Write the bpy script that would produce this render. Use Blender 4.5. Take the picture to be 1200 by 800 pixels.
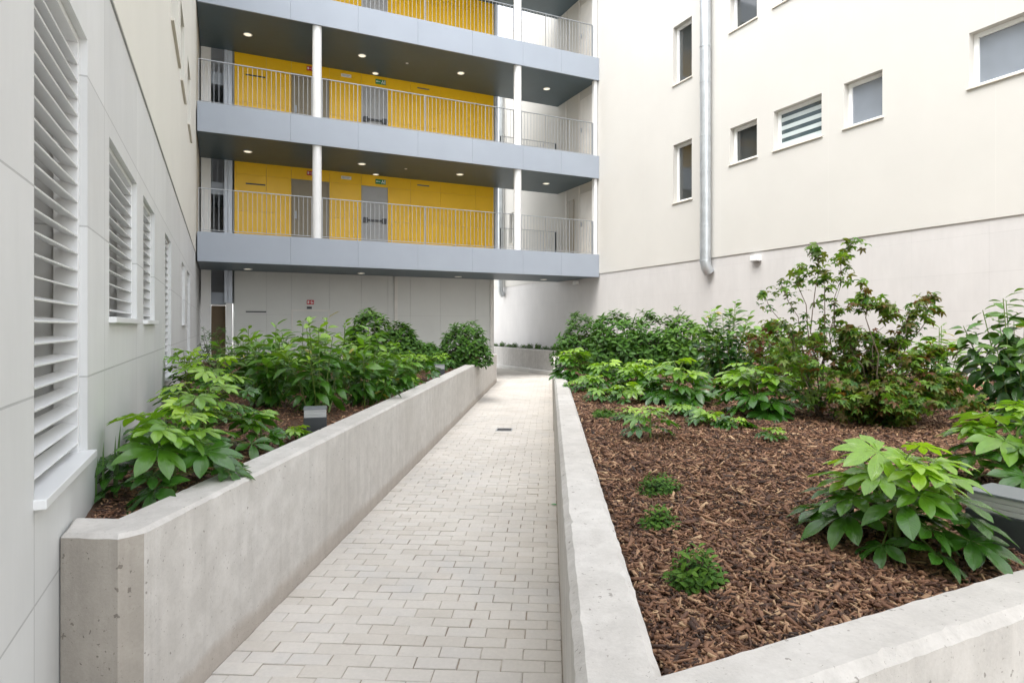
import bpy, math, random
import numpy as np
from mathutils import Vector, Matrix, noise
R = math.radians
for o in list(bpy.data.objects): bpy.data.objects.remove(o)
C = bpy.context.scene.collection
S = bpy.context.scene
rnd = random.Random(7)

# ------------------------------------------------------------------ camera
F = 730.0; YH = 383.0; EYE = 1.55; PHI = R(3.53); TH = R(28.63)
cam_d = bpy.data.cameras.new('camera'); cam = bpy.data.objects.new('camera', cam_d); C.objects.link(cam)
cam_d.sensor_width = 36.0; cam_d.lens = F/1200*36; cam_d.shift_y = -(400-YH)/1200
cam_d.clip_start = 0.02; cam_d.clip_end = 500
cam.location = (0, 0, EYE); cam.rotation_euler = (R(90), 0, PHI)
S.camera = cam
# ------------------------------------------------------------------ light
SUN_EL, SUN_AZ = R(62), R(240)          # azimuth measured from +X towards +Y
w = bpy.data.worlds.new('World'); S.world = w; w.use_nodes = True
nt = w.node_tree; nt.nodes.clear()
sky = nt.nodes.new('ShaderNodeTexSky'); sky.sky_type = 'NISHITA'; sky.sun_disc = False
sky.sun_elevation = SUN_EL; sky.sun_rotation = R(90)-SUN_AZ; sky.air_density = 1.0; sky.dust_density = 2.0
hs = nt.nodes.new('ShaderNodeHueSaturation'); hs.inputs['Saturation'].default_value = 0.22
bg = nt.nodes.new('ShaderNodeBackground'); bg.inputs['Strength'].default_value = 0.15
wo = nt.nodes.new('ShaderNodeOutputWorld')
nt.links.new(sky.outputs[0], hs.inputs['Color']); nt.links.new(hs.outputs[0], bg.inputs[0]); nt.links.new(bg.outputs[0], wo.inputs[0])
sd = bpy.data.lights.new('sun', 'SUN'); sd.energy = .6; sd.angle = R(40); sd.color = (1, .965, .91)
sun = bpy.data.objects.new('sun', sd); C.objects.link(sun)
dv = Vector((math.cos(SUN_EL)*math.cos(SUN_AZ), math.cos(SUN_EL)*math.sin(SUN_AZ), math.sin(SUN_EL)))
sun.rotation_euler = dv.to_track_quat('Z', 'Y').to_euler(); sun.location = (6, 2, 30)
S.view_settings.view_transform = 'Standard'; S.view_settings.look = 'None'
S.view_settings.exposure = 2.2; S.view_settings.gamma = 1.0; S.view_settings.use_curve_mapping = False
S.render.engine = 'CYCLES'
S.cycles.max_bounces = 6; S.cycles.diffuse_bounces = 4; S.cycles.glossy_bounces = 2; S.cycles.transmission_bounces = 4

# ------------------------------------------------------------------ frames
cP, sP, cT, sT = math.cos(PHI), math.sin(PHI), math.cos(TH), math.sin(TH)
def cam_w(X, Z):            # offsets right of / ahead of the eye -> world x, y
    return (X*cP - Z*sP, X*sP + Z*cP)
def at(px, Z): return cam_w((px-600)/F*Z, Z)
def w_b(x, y): return (x*cT + y*sT, -x*sT + y*cT)
def b_w(u, v): return (u*cT - v*sT, u*sT + v*cT)
cA, sA = math.cos(TH-PHI), math.sin(TH-PHI)
def on_u(px, u):            # point of the plane u=const seen at column px -> (v, Z)
    a = (px-600)/F; Z = u/(cA*a + sA); return Z*(cA - sA*a), Z
def on_v(px, v):
    a = (px-600)/F; Z = v/(cA - sA*a); return Z*(cA*a + sA), Z
def hz(py, Z): return EYE - (py-YH)/F*Z

# ------------------------------------------------------------------ mesh helpers
class MB:
    def __init__(s): s.v = []; s.f = []
    def quad(s, a, b, c, d):
        n = len(s.v); s.v += [a, b, c, d]; s.f.append((n, n+1, n+2, n+3)); return s
    def box(s, x0, x1, y0, y1, z0, z1):
        if x0 > x1: x0, x1 = x1, x0
        if y0 > y1: y0, y1 = y1, y0
        if z0 > z1: z0, z1 = z1, z0
        n = len(s.v)
        s.v += [(x, y, z) for z in (z0, z1) for x, y in ((x0, y0), (x1, y0), (x1, y1), (x0, y1))]
        s.f += [tuple(n+i for i in q) for q in ((3,2,1,0),(4,5,6,7),(0,1,5,4),(1,2,6,5),(2,3,7,6),(3,0,4,7))]
        return s
    def obox(s, c, ax, ay, az):     # centre and three half-axis vectors
        n = len(s.v); c = Vector(c); ax, ay, az = Vector(ax), Vector(ay), Vector(az)
        for k in (-1, 1):
            for i, j in ((-1,-1),(1,-1),(1,1),(-1,1)): s.v.append(tuple(c + ax*i + ay*j + az*k))
        s.f += [tuple(n+i for i in q) for q in ((3,2,1,0),(4,5,6,7),(0,1,5,4),(1,2,6,5),(2,3,7,6),(3,0,4,7))]
        return s
    def tube(s, pts, rad, seg=12, caps=True):
        pts = [Vector(p) for p in pts]
        if not isinstance(rad, (list, tuple)): rad = [rad]*len(pts)
        rings = []
        for i, p in enumerate(pts):
            d = (pts[min(i+1, len(pts)-1)] - pts[max(i-1, 0)])
            d = d.normalized() if d.length > 1e-9 else Vector((0, 0, 1))
            up = Vector((0, 0, 1)) if abs(d.z) < .95 else Vector((1, 0, 0))
            a = d.cross(up).normalized(); b = d.cross(a)
            n = len(s.v); rings.append(n)
            for k in range(seg):
                t = 2*math.pi*k/seg
                s.v.append(tuple(p + (a*math.cos(t) + b*math.sin(t))*rad[i]))
        for i in range(len(rings)-1):
            for k in range(seg):
                k2 = (k+1) % seg
                s.f.append((rings[i]+k, rings[i]+k2, rings[i+1]+k2, rings[i+1]+k))
        if caps:
            s.f.append(tuple(rings[0]+k for k in range(seg))[::-1]); s.f.append(tuple(rings[-1]+k for k in range(seg)))
        return s

def tag(o, label=None, cat=None, group=None, kind=None):
    if label: o['label'] = label
    if cat: o['category'] = cat
    if group: o['group'] = group
    if kind: o['kind'] = kind
    return o
def thing(name, label, cat, loc=(0, 0, 0), rz=0, group=None):
    o = bpy.data.objects.new(name, None); C.objects.link(o); o.empty_display_size = .2
    o.location = loc; o.rotation_euler = (0, 0, rz); return tag(o, label, cat, group)
def obj(name, mb, mat, parent=None, off=(0, 0, 0), bevel=0, smooth=False):
    me = bpy.data.meshes.new(name)
    me.from_pydata([(x-off[0], y-off[1], z-off[2]) for x, y, z in mb.v], [], mb.f); me.update()
    me.materials.append(mat)
    if smooth:
        me.polygons.foreach_set('use_smooth', [True]*len(me.polygons))
        me.set_sharp_from_angle(angle=R(40))
    o = bpy.data.objects.new(name, me); C.objects.link(o)
    if parent: o.parent = parent
    if bevel:
        m = o.modifiers.new('bevel', 'BEVEL'); m.width = bevel; m.segments = 2; m.limit_method = 'ANGLE'; m.angle_limit = R(40)
        m.harden_normals = False
    return o
class Bld:                  # a thing in the buildings' own frame (u, v, z)
    def __init__(s, name, label, cat, u0, v0, z0=0, group=None):
        x, y = b_w(u0, v0); s.off = (u0, v0, z0)
        s.e = thing(name, label, cat, (x, y, z0), TH, group)
    def part(s, name, mb, mat, parent=None, bevel=0, smooth=False, label=None):
        o = obj(name, mb, mat, parent or s.e, s.off, bevel, smooth)
        if label: o['label'] = label
        return o

# ------------------------------------------------------------------ materials
def mat(name):
    m = bpy.data.materials.new(name); m.use_nodes = True
    t = m.node_tree; b = t.nodes['Principled BSDF']; return m, t, b
def N(t, typ, **kw):
    n = t.nodes.new('ShaderNode'+typ)
    for k, v in kw.items():
        if k in n.inputs: n.inputs[k].default_value = v
        else: setattr(n, k, v)
    return n
def L(t, a, b): t.links.new(a, b)
def ramp(t, src, stops):
    r = N(t, 'ValToRGB'); e = r.color_ramp.elements
    while len(e) < len(stops): e.new(.5)
    for i, (p, c) in enumerate(stops):
        e[i].position = p; e[i].color = (c, c, c, 1) if isinstance(c, (int, float)) else (*c, 1)
    L(t, src, r.inputs[0]); return r.outputs[0]
def mix(t, fac, a, b, mode='MIX'):
    m = N(t, 'Mix', data_type='RGBA', blend_type=mode)
    for s, x in ((m.inputs[0], fac), (m.inputs[6], a), (m.inputs[7], b)):
        if hasattr(x, 'links') or hasattr(x, 'is_linked'): L(t, x, s)
        else: s.default_value = x if isinstance(x, (int, float)) else (*x, 1)
    return m.outputs[2]
def math_(t, op, a, b=0.0, c=0.0):
    m = N(t, 'Math', operation=op)
    for i, x in enumerate((a, b, c)):
        if hasattr(x, 'is_linked'): L(t, x, m.inputs[i])
        else: m.inputs[i].default_value = x
    return m.outputs[0]
def noise_(t, co, scale, detail=4, rough=.6, out=0):
    n = N(t, 'TexNoise', Scale=scale, Detail=detail, Roughness=rough); L(t, co, n.inputs['Vector']); return n.outputs[out]
def mapped(t, co, scale=(1,1,1), loc=(0,0,0), rot=(0,0,0)):
    m = N(t, 'Mapping'); m.inputs['Scale'].default_value = scale; m.inputs['Location'].default_value = loc; m.inputs['Rotation'].default_value = rot
    L(t, co, m.inputs['Vector']); return m.outputs[0]
def bump(t, b, h, strength=.3, dist=.01):
    n = N(t, 'Bump', Strength=strength, Distance=dist); L(t, h, n.inputs['Height']); L(t, n.outputs[0], b.inputs['Normal'])
def obco(t): return N(t, 'TexCoord').outputs['Object']

def plain(name, col, rough=.5, metal=0, var=.06, scale=3.0, bmp=.0):
    m, t, b = mat(name); co = obco(t)
    n = noise_(t, co, scale, 5)
    lo = tuple(c*(1-var) for c in col); hi = tuple(min(1, c*(1+var)) for c in col)
    L(t, ramp(t, n, [(.3, lo), (.7, hi)]), b.inputs['Base Color'])
    b.inputs['Roughness'].default_value = rough; b.inputs['Metallic'].default_value = metal
    if bmp: bump(t, b, noise_(t, co, scale*30, 3), bmp, .004)
    return m

def concrete(end=False):
    m, t, b = mat('pitted_shaded_concrete' if end else 'cast_concrete'); co = obco(t)
    big = noise_(t, co, .9, 5, .6); mid = noise_(t, co, 7, 6, .65); fine = noise_(t, co, 90, 4, .7)
    col = ramp(t, big, [(.25, (.48, .455, .42)), (.5, (.575, .55, .515)), (.75, (.645, .625, .595))])
    col = mix(t, math_(t, 'MULTIPLY', ramp(t, mid, [(.42, 1.0), (.62, 0.0)]), .45), col, (.43, .41, .38))
    # vertical run marks
    st = noise_(t, mapped(t, co, (5, 5, .35)), 1.6, 5, .6)
    col = mix(t, math_(t, 'MULTIPLY', ramp(t, st, [(.5, 0.0), (.7, 1.0)]), .35), col, (.66, .63, .59))
    st2 = noise_(t, mapped(t, co, (7, 7, .5), (3, 1, 0)), 1.8, 5, .6)
    col = mix(t, math_(t, 'MULTIPLY', ramp(t, st2, [(.55, 0.0), (.72, 1.0)]), .35), col, (.36, .34, .32))
    # blow holes
    dn = N(t, 'TexNoise', Scale=60.0, Detail=3.0); L(t, co, dn.inputs['Vector']); dco = mix(t, .035, co, dn.outputs['Color'], 'ADD')
    vo = N(t, 'TexVoronoi', Scale=30.0, Randomness=1.0); L(t, dco, vo.inputs['Vector'])
    sep = N(t, 'SeparateColor'); L(t, vo.outputs['Color'], sep.inputs[0])
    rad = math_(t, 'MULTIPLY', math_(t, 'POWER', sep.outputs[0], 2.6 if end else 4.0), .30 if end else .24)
    hole = math_(t, 'LESS_THAN', vo.outputs['Distance'], rad)
    col = mix(t, math_(t, 'MULTIPLY', hole, .6), col, (.14, .12, .10))
    vo2 = N(t, 'TexVoronoi', Scale=85.0, Randomness=1.0); L(t, dco, vo2.inputs['Vector'])
    sep2 = N(t, 'SeparateColor'); L(t, vo2.outputs['Color'], sep2.inputs[0])
    hole2 = math_(t, 'LESS_THAN', vo2.outputs['Distance'], math_(t, 'MULTIPLY', math_(t, 'POWER', sep2.outputs[0], 4.0), .26))
    col = mix(t, math_(t, 'MULTIPLY', hole2, .5), col, (.2, .18, .15))
    # dirt rising from the paving
    xyz = N(t, 'SeparateXYZ'); L(t, co, xyz.inputs[0])
    g = N(t, 'NewGeometry'); gp = N(t, 'SeparateXYZ'); L(t, g.outputs['Position'], gp.inputs[0])
    edge = math_(t, 'ADD', gp.outputs[2], math_(t, 'MULTIPLY', noise_(t, co, 5.5, 6, .7), -.15))
    dirt = ramp(t, edge, [(.0, 1.0), (.05, 0.0)])
    col = mix(t, math_(t, 'MULTIPLY', dirt, .42), col, (.30, .23, .17))
    if end: col = mix(t, 1.0, col, (.66, .63, .585), 'MULTIPLY')  # shade on the wall's near end, put into the colour as a darker tone
    col = mix(t, .13, col, fine, 'OVERLAY')
    L(t, col, b.inputs['Base Color']); b.inputs['Roughness'].default_value = .85
    h = math_(t, 'ADD', math_(t, 'MULTIPLY', fine, .35), math_(t, 'MULTIPLY', math_(t, 'ADD', hole, hole2), -.9))
    h = math_(t, 'ADD', h, math_(t, 'MULTIPLY', mid, .5))
    bump(t, b, h, .55, .006)
    return m
def cladding(name, col, pw, ph, off, axis, var=.05, gap=.004):
    # large-format stoneware panels; axis: mapping of object coords so that x=run, y=height
    m, t, b = mat(name); co = obco(t)
    s = N(t, 'SeparateXYZ'); L(t, co, s.inputs[0]); cmb = N(t, 'CombineXYZ')
    L(t, s.outputs[axis], cmb.inputs[0]); L(t, s.outputs[2], cmb.inputs[1])
    p = mapped(t, cmb.outputs[0], (1, 1, 1), (-off[0], -off[1], 0))
    br = N(t, 'TexBrick', offset=0.0, squash=1.0); L(t, p, br.inputs['Vector'])
    for k, v in (('Scale', 1.0), ('Mortar Size', gap), ('Mortar Smooth', .1), ('Bias', 0.0), ('Brick Width', pw), ('Row Height', ph)): br.inputs[k].default_value = v
    br.inputs['Color1'].default_value = (*[c*(1-var) for c in col], 1); br.inputs['Color2'].default_value = (*[min(1, c*(1+var)) for c in col], 1)
    br.inputs['Mortar'].default_value = (*[c*.68 for c in col], 1)
    cl = noise_(t, mapped(t, co, (1, 1, .55)), 1.7, 6, .6); cl2 = noise_(t, mapped(t, co, (6, 6, 1.2)), 2.5, 5, .6)
    c = mix(t, .5, br.outputs['Color'], ramp(t, cl, [(.3, .84), (.7, 1.0)]), 'MULTIPLY')
    c = mix(t, .3, c, ramp(t, cl2, [(.3, .88), (.7, 1.0)]), 'MULTIPLY')
    L(t, c, b.inputs['Base Color']); b.inputs['Roughness'].default_value = .55
    bump(t, b, math_(t, 'SUBTRACT', math_(t, 'MULTIPLY', noise_(t, co, 60, 3), .08), br.outputs['Fac']), .5, .004)
    return m
def render_mat(name, col, axis, off):
    m, t, b = mat(name); co = obco(t)
    s = N(t, 'SeparateXYZ'); L(t, co, s.inputs[0]); cmb = N(t, 'CombineXYZ')
    L(t, s.outputs[axis], cmb.inputs[0]); L(t, s.outputs[2], cmb.inputs[1])
    p = mapped(t, cmb.outputs[0], (1, 1, 1), (-off[0], -off[1], 0))
    br = N(t, 'TexBrick', offset=0.0, squash=1.0); L(t, p, br.inputs['Vector'])
    for k, v in (('Scale', 1.0), ('Mortar Size', .006), ('Mortar Smooth', .5), ('Bias', 0.0), ('Brick Width', 2.9), ('Row Height', 12.0)): br.inputs[k].default_value = v
    br.inputs['Color1'].default_value = (*col, 1); br.inputs['Color2'].default_value = (*[c*.985 for c in col], 1); br.inputs['Mortar'].default_value = (*[min(1, c*1.05) for c in col], 1)
    c = mix(t, .55, br.outputs['Color'], ramp(t, noise_(t, co, .6, 6, .6), [(.3, .90), (.7, 1.0)]), 'MULTIPLY')
    L(t, c, b.inputs['Base Color']); b.inputs['Roughness'].default_value = .9
    bump(t, b, math_(t, 'ADD', noise_(t, co, 220, 3, .7), math_(t, 'MULTIPLY', noise_(t, co, 2.0, 3), 2.0)), .25, .003)
    return m
def paver_mat():
    m, t, b = mat('concrete_pavers'); co = obco(t)
    g = N(t, 'NewGeometry')
    c = ramp(t, g.outputs['Random Per Island'], [(0, (.61, .565, .505)), (.35, (.645, .605, .55)), (.7, (.665, .625, .57)), (1, (.635, .60, .555))])
    c = mix(t, .7, c, ramp(t, noise_(t, co, 1.1, 6, .65), [(.3, .80), (.62, 1.0)]), 'MULTIPLY')
    c = mix(t, math_(t, 'MULTIPLY', ramp(t, noise_(t, mapped(t, co, (1, .6, 1), (4, 2, 0)), 1.3, 5, .6), [(.56, 0.0), (.68, 1.0)]), .3), c, (.46, .47, .48))
    c = mix(t, .6, c, ramp(t, noise_(t, co, 45, 4, .7), [(.25, .82), (.7, 1.0)]), 'MULTIPLY')
    L(t, c, b.inputs['Base Color']); b.inputs['Roughness'].default_value = .8
    bump(t, b, noise_(t, co, 160, 4, .7), .35, .003)
    return m
def joint_mat():
    m, t, b = mat('joint_sand'); co = obco(t)
    c = ramp(t, noise_(t, co, 2.3, 6, .7), [(.35, (.19, .145, .105)), (.52, (.32, .27, .21)), (.64, (.52, .47, .41))])
    L(t, c, b.inputs['Base Color']); b.inputs['Roughness'].default_value = .95
    return m
def bark_mat(name, island=True):
    m, t, b = mat(name); co = obco(t)
    st = [(0, (.040, .022, .015)), (.25, (.125, .058, .034)), (.55, (.25, .122, .066)), (.82, (.40, .215, .12)), (1, (.60, .40, .23))]
    if island:
        g = N(t, 'NewGeometry'); c = ramp(t, g.outputs['Random Per Island'], st)
        c = mix(t, .6, c, ramp(t, noise_(t, co, 120, 4, .7), [(.3, .55), (.7, 1.0)]), 'MULTIPLY')
    else:
        c = ramp(t, noise_(t, mapped(t, co, (1, 1, 1)), 45, 6, .75), [(.3, (.025, .014, .008)), (.5, (.085, .042, .022)), (.7, (.18, .09, .045))])
    L(t, c, b.inputs['Base Color']); b.inputs['Roughness'].default_value = .7
    bump(t, b, noise_(t, co, 110, 5, .7), .8, .006)
    return m
def leaf_mat(name, rough=.33, trans=.28, vein=(1.35, 1.3, 1.2), veins=9.0, coat=0.0):
    m, t, b = mat(name)
    a = N(t, 'Attribute', attribute_name='Col'); uv = N(t, 'UVMap')
    s = N(t, 'SeparateXYZ'); L(t, uv.outputs[0], s.inputs[0])
    off = math_(t, 'ABSOLUTE', math_(t, 'SUBTRACT', s.outputs[1], .5))            # 0 at midrib .. .5 at margin
    rib = ramp(t, off, [(.0, 1.0), (.035, 0.0)])
    wv = math_(t, 'SINE', math_(t, 'MULTIPLY', math_(t, 'SUBTRACT', s.outputs[0], math_(t, 'MULTIPLY', off, .35)), veins*6.283))
    side = ramp(t, wv, [(.82, 0.0), (1.0, 1.0)])
    k = math_(t, 'MAXIMUM', rib, math_(t, 'MULTIPLY', side, .35))
    c = mix(t, math_(t, 'MULTIPLY', k, .7), a.outputs['Color'], mix(t, 1.0, a.outputs['Color'], vein, 'MULTIPLY'))
    c = mix(t, .5, c, ramp(t, noise_(t, obco(t), 35, 4), [(.3, .75), (.7, 1.0)]), 'MULTIPLY')
    L(t, c, b.inputs['Base Color']); b.inputs['Roughness'].default_value = rough
    b.inputs['Specular IOR Level'].default_value = .5
    bump(t, b, math_(t, 'SUBTRACT', math_(t, 'MULTIPLY', math_(t, 'ABSOLUTE', wv), .5), math_(t, 'MULTIPLY', rib, .8)), .35, .004)
    tr = N(t, 'BsdfTranslucent'); L(t, mix(t, 1.0, c, (1.5, 1.5, .55), 'MULTIPLY'), tr.inputs['Color'])
    ms = N(t, 'MixShader'); ms.inputs[0].default_value = trans
    b.inputs['Coat Weight'].default_value = coat; b.inputs['Coat Roughness'].default_value = .16
    out = [n for n in t.nodes if n.type == 'OUTPUT_MATERIAL'][0]
    L(t, b.outputs[0], ms.inputs[1]); L(t, tr.outputs[0], ms.inputs[2]); L(t, ms.outputs[0], out.inputs['Surface'])
    return m
def glass(name, col, rough=.05, spec=.6):
    m, t, b = mat(name); co = obco(t)
    L(t, ramp(t, noise_(t, co, 1.4, 2), [(.3, tuple(c*.8 for c in col)), (.7, col)]), b.inputs['Base Color'])
    b.inputs['Roughness'].default_value = rough; b.inputs['Specular IOR Level'].default_value = spec; b.inputs['IOR'].default_value = 1.75
    return m
def emit(name, col, strength):
    m, t, b = mat(name)
    b.inputs['Base Color'].default_value = (.8, .78, .7, 1); b.inputs['Emission Color'].default_value = (*col, 1); b.inputs['Emission Strength'].default_value = strength
    return m

M_conc = concrete(); M_conc_shaded = concrete(True)
M_paver = paver_mat(); M_joint = joint_mat()
M_ground = plain('screed_paving', (.50, .46, .40), .85, var=.12, scale=1.2, bmp=.3)
M_bark = bark_mat('bark_chips'); M_soil = bark_mat('bark_fines', False)
M_clad = cladding('grey_stoneware', (.68, .69, .685), 1.325, .665, (0, 0), 1)
M_cladR = cladding('pale_stoneware', (.59, .575, .56), 1.2, .60, (0, 0), 1, var=.014, gap=.0012)
M_cladW = cladding('rear_stoneware', (.60, .585, .565), 1.2, .60, (0, 0), 1, var=.04)
M_cream = render_mat('cream_render', (.57, .557, .52), 1, (.4, -3))
M_creamL = render_mat('cream_render_left', (.72, .705, .64), 1, (.9, -3))  # lighter cream of the left building's upper wall
M_fascia = plain('blue_grey_steel', (.305, .34, .39), .42, .0, .04, .8)
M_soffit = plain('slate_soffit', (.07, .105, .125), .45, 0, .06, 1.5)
M_yellow = plain('yellow_panels', (.88, .52, .002), .4, 0, .05, .9)
M_grey = plain('grey_panels', (.60, .61, .585), .5, 0, .04, .9)
M_trim = plain('light_trim', (.66, .64, .60), .5)
M_white = plain('white_lacquer', (.78, .78, .77), .4, 0, .03)
M_slat = plain('white_aluminium', (.74, .75, .75), .35, 0, .03)
M_rail = plain('galvanised_rail', (.34, .36, .38), .38, .35, .06)
M_taupe = plain('taupe_door', (.27, .235, .17), .5)
M_gdoor = plain('grey_door', (.36, .365, .37), .45)
M_dark = plain('dark_metal', (.03, .032, .035), .4)
M_bollard = plain('graphite_metal', (.05, .055, .06), .4, .2, .1, 8)
M_capm = plain('light_cap_metal', (.20, .215, .235), .35, .3, .06, 6)
M_diff = plain('frosted_diffuser', (.42, .43, .43), .35, 0, .04, 5)
M_pipe = plain('galvanised_pipe', (.50, .53, .55), .33, .55, .14, 4)
M_sill = plain('stone_sill', (.66, .63, .56), .7)
M_frame = plain('white_pvc', (.80, .81, .80), .35, 0, .02)
M_glass = glass('dark_glass', (.05, .055, .055)); M_glassF = glass('frosted_glass', (.22, .25, .29), .12)
M_glassB = glass('blue_glass', (.07, .10, .11), .06)
M_blind = plain('blind_fabric', (.50, .56, .56), .6)
M_brown = plain('brown_boarding', (.17, .115, .06), .6, 0, .12, 2)
M_steelb = plain('pale_blue_steel', (.55, .60, .68), .4, .1, .05)
M_inner = plain('reveal_board', (.20, .175, .14), .8, 0, .08)
M_green = plain('sign_green', (.02, .22, .08), .4); M_red = plain('sign_red', (.50, .02, .03), .4)
M_lamp = emit('lamp_diffuser', (1, .90, .70), .22)
M_grate = plain('grate_metal', (.13, .13, .135), .45, .5, .1, 9)
M_lf_f = leaf_mat('fatsia_leaf', .25, .28, coat=.6); M_lf_l = leaf_mat('laurel_leaf', .30, .25, coat=.4)
M_lf_s = leaf_mat('small_leaf', .46, .22, veins=5.0); M_lf_s.node_tree.nodes['Principled BSDF'].inputs['Specular IOR Level'].default_value = .3; M_lf_m = leaf_mat('maple_leaf', .45, .42, (1.15, 1.1, 1.1), 5.0)
M_stemg = plain('green_stem', (.13, .20, .035), .5); M_stemb = plain('brown_stem', (.13, .095, .065), .7, 0, .2, 15)

# ------------------------------------------------------------------ layout constants
UL, UR, VF, VB = -.533, 10.76, 16.52, 19.2
PXL, PXR = -1.515, .055
HT = 13.6

# ------------------------------------------------------------------ ground and path
g = MB(); g.quad((-60, -60, -.03), (60, -60, -.03), (60, 60, -.03), (-60, 60, -.03)); tag(obj('ground', g, M_ground), kind='structure')
g = MB(); g.quad((PXL-.05, -3, -.006), (PXR+.05, -3, -.006), (PXR+.05, 16.7, -.006), (PXL-.05, 16.7, -.006))
g.quad((-6, 16.7, -.006), (8, 16.7, -.006), (8, 20.2, -.006), (-6, 20.2, -.006)); tag(obj('path_bedding', g, M_joint), kind='structure')
pv = MB(); row = 0; y = -1.5
PL, PW = .2, .1
while y < 20.1:
    x0, x1 = (PXL, PXR) if y < 17.5 else (-4.6, 4.4)
    x = x0 - rnd.random()*.02 - (PL*.5 if row % 2 else 0) + .002
    while x < x1:
        a, b = max(x, x0), min(x+PL, x1); ub, vb = w_b((a+b)/2, y)
        if b-a > .02 and (y < 17.5 or (ub < 9.75 and vb > 16.3 and vb < 19.1) or (y >= 17.5 and x > PXL-.2 and ub < 9.75 and x < PXR+3 and not(vb > 19.0 and ub < 8.5))):
            gp = .0017 + (.0016 if rnd.random() < .35 else 0); dz = rnd.gauss(0, .0012); j = rnd.gauss(0, .0009); yo = y + rnd.gauss(0, .0010)
            tx, ty = rnd.gauss(0, .0007), rnd.gauss(0, .0007)
            n = len(pv.v); X0, X1, Y0, Y1 = a+gp+j, b-gp+j, yo+gp, yo+PW-gp; c = .0035
            for (zz, i) in ((-.02, 0), (-.0025, 0), (0, c)):
                for k, (px, py) in enumerate(((X0+i, Y0+i), (X1-i, Y0+i), (X1-i, Y1-i), (X0+i, Y1-i))):
                    pv.v.append((px, py, zz+dz+(tx if k in (1, 2) else -tx)+(ty if k > 1 else -ty)))
            for q in ((0,1,5,4),(1,2,6,5),(2,3,7,6),(3,0,4,7),(4,5,9,8),(5,6,10,9),(6,7,11,10),(7,4,8,11),(8,9,10,11)):
                pv.f.append(tuple(n+i for i in q))
        x += PL
    y += PW; row += 1
tag(obj('path', pv, M_paver), kind='structure')

# ------------------------------------------------------------------ planter walls
def wall_ring(name, outline, z1, z0, cham, label, seg=.035, jit=.0032, seed=1):
    pts = []; n = len(outline)
    for i in range(n):
        a = Vector((*outline[i], 0)); b = Vector((*outline[(i+1) % n], 0)); k = max(1, int((b-a).length/seg))
        for j in range(k): pts.append(a.lerp(b, j/k))
    area = sum(pts[i].x*pts[(i+1) % len(pts)].y - pts[(i+1) % len(pts)].x*pts[i].y for i in range(len(pts)))
    sg = 1 if area > 0 else -1
    nn = len(pts); inn = []; r = random.Random(seed)
    for i in range(nn):
        d1 = (pts[i]-pts[i-1]).normalized(); d2 = (pts[(i+1) % nn]-pts[i]).normalized()
        n1 = Vector((-d1.y, d1.x, 0))*sg; n2 = Vector((-d2.y, d2.x, 0))*sg
        m = (n1+n2); m = m/max(.3, (1+n1.dot(n2)))
        chip = cham*(1+.08*noise.noise(Vector((pts[i].x*14, pts[i].y*14, seed)))+r.gauss(0, .05)) if r.random() > .02 else cham*(1.25+r.random()*.3)
        inn.append(pts[i] + m*chip)
    mb = MB()
    lv = [(pts, z0, 0), (pts, z1-cham, 1), (inn, z1, 2)]
    for P, z, l in lv:
        for i, p in enumerate(P):
            jz = noise.noise(Vector((p.x*6, p.y*6, l)))*jit*.4 + (r.gauss(0, jit*.5) if l else 0)
            mb.v.append((p.x + (r.gauss(0, jit*.35) if l == 1 else 0), p.y + (r.gauss(0, jit*.35) if l == 1 else 0), z + (jz*.5 if l == 1 else 0)))
    for l in range(2):
        for i in range(nn):
            j = (i+1) % nn; q = (l*nn+i, l*nn+j, (l+1)*nn+j, (l+1)*nn+i)
            mb.f.append(q if sg > 0 else q[::-1])
    mb.f.append(tuple(2*nn+i for i in range(nn)) if sg > 0 else tuple(2*nn+i for i in range(nn))[::-1])
    me_off = (outline[0][0], outline[0][1], 0)
    o = obj(name, mb, M_conc, None, me_off); o.location = me_off
    return tag(o, label, 'planter wall')
def yx(v, x): return (v + sT*x)/cT             # y of the point with given v on line x=const
def fac(y): return (UL - sT*y)/cT
def ubx(v, x): return (x + v*sT)/cT
ZW = .795
B1 = [(fac(2.17)+.004, 2.17), (PXL-.055, 2.17), (PXL, 2.235), (PXL, yx(16.13, PXL)), b_w(UL+.004, 16.13), b_w(UL+.004, 15.93), (PXL-.2, yx(15.93, PXL-.2)), (PXL-.2, 2.37), (fac(2.37)+.004, 2.37)]
wall_ring('planter_wall', B1, ZW, -.03, .016, 'long pale concrete planter wall running along the left side of the paved path', seed=3)
VS, VE = 9.3, 14.75
wo_ = bpy.data.objects['planter_wall']; wo_.data.materials.append(M_conc_shaded)
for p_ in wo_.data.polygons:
    if p_.normal.y < -.5 and p_.center.y < .05 and abs(p_.normal.z) < .2: p_.material_index = 1  # near end and its corner chamfer get the pitted concrete with painted-in shade
B2 = [(PXR, yx(.92, PXR)), b_w(10.70, .92), b_w(10.70, 1.10), (.245, yx(1.10, .245)), (.245, VS), (PXR, VS)]
wall_ring('planter_wall', B2, .80, -.03, .024, 'pale concrete planter wall right of the path, its near corner closest to the camera', seed=5)
B3 = [(PXR-.012, VS+.012), (.245, VS+.012), (.245, yx(VE-.2, .245)), b_w(10.70, VE-.2), b_w(10.70, VE), (PXR-.012, yx(VE, PXR-.012))]
wall_ring('planter_wall', B3, .785, -.03, .02, 'far section of the right concrete planter wall, beyond the joint near the bridge', seed=6)
FU = 9.9
B4 = [b_w(FU, 15.4), b_w(FU, 29), b_w(FU+.18, 29), b_w(FU+.18, 15.58), b_w(UR-.01, 15.58), b_w(UR-.01, 15.4)]
wall_ring('planter_wall', B4, .77, -.03, .02, 'low concrete planter wall closing the far end of the path under the bridge', seg=.2, seed=8)
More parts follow.
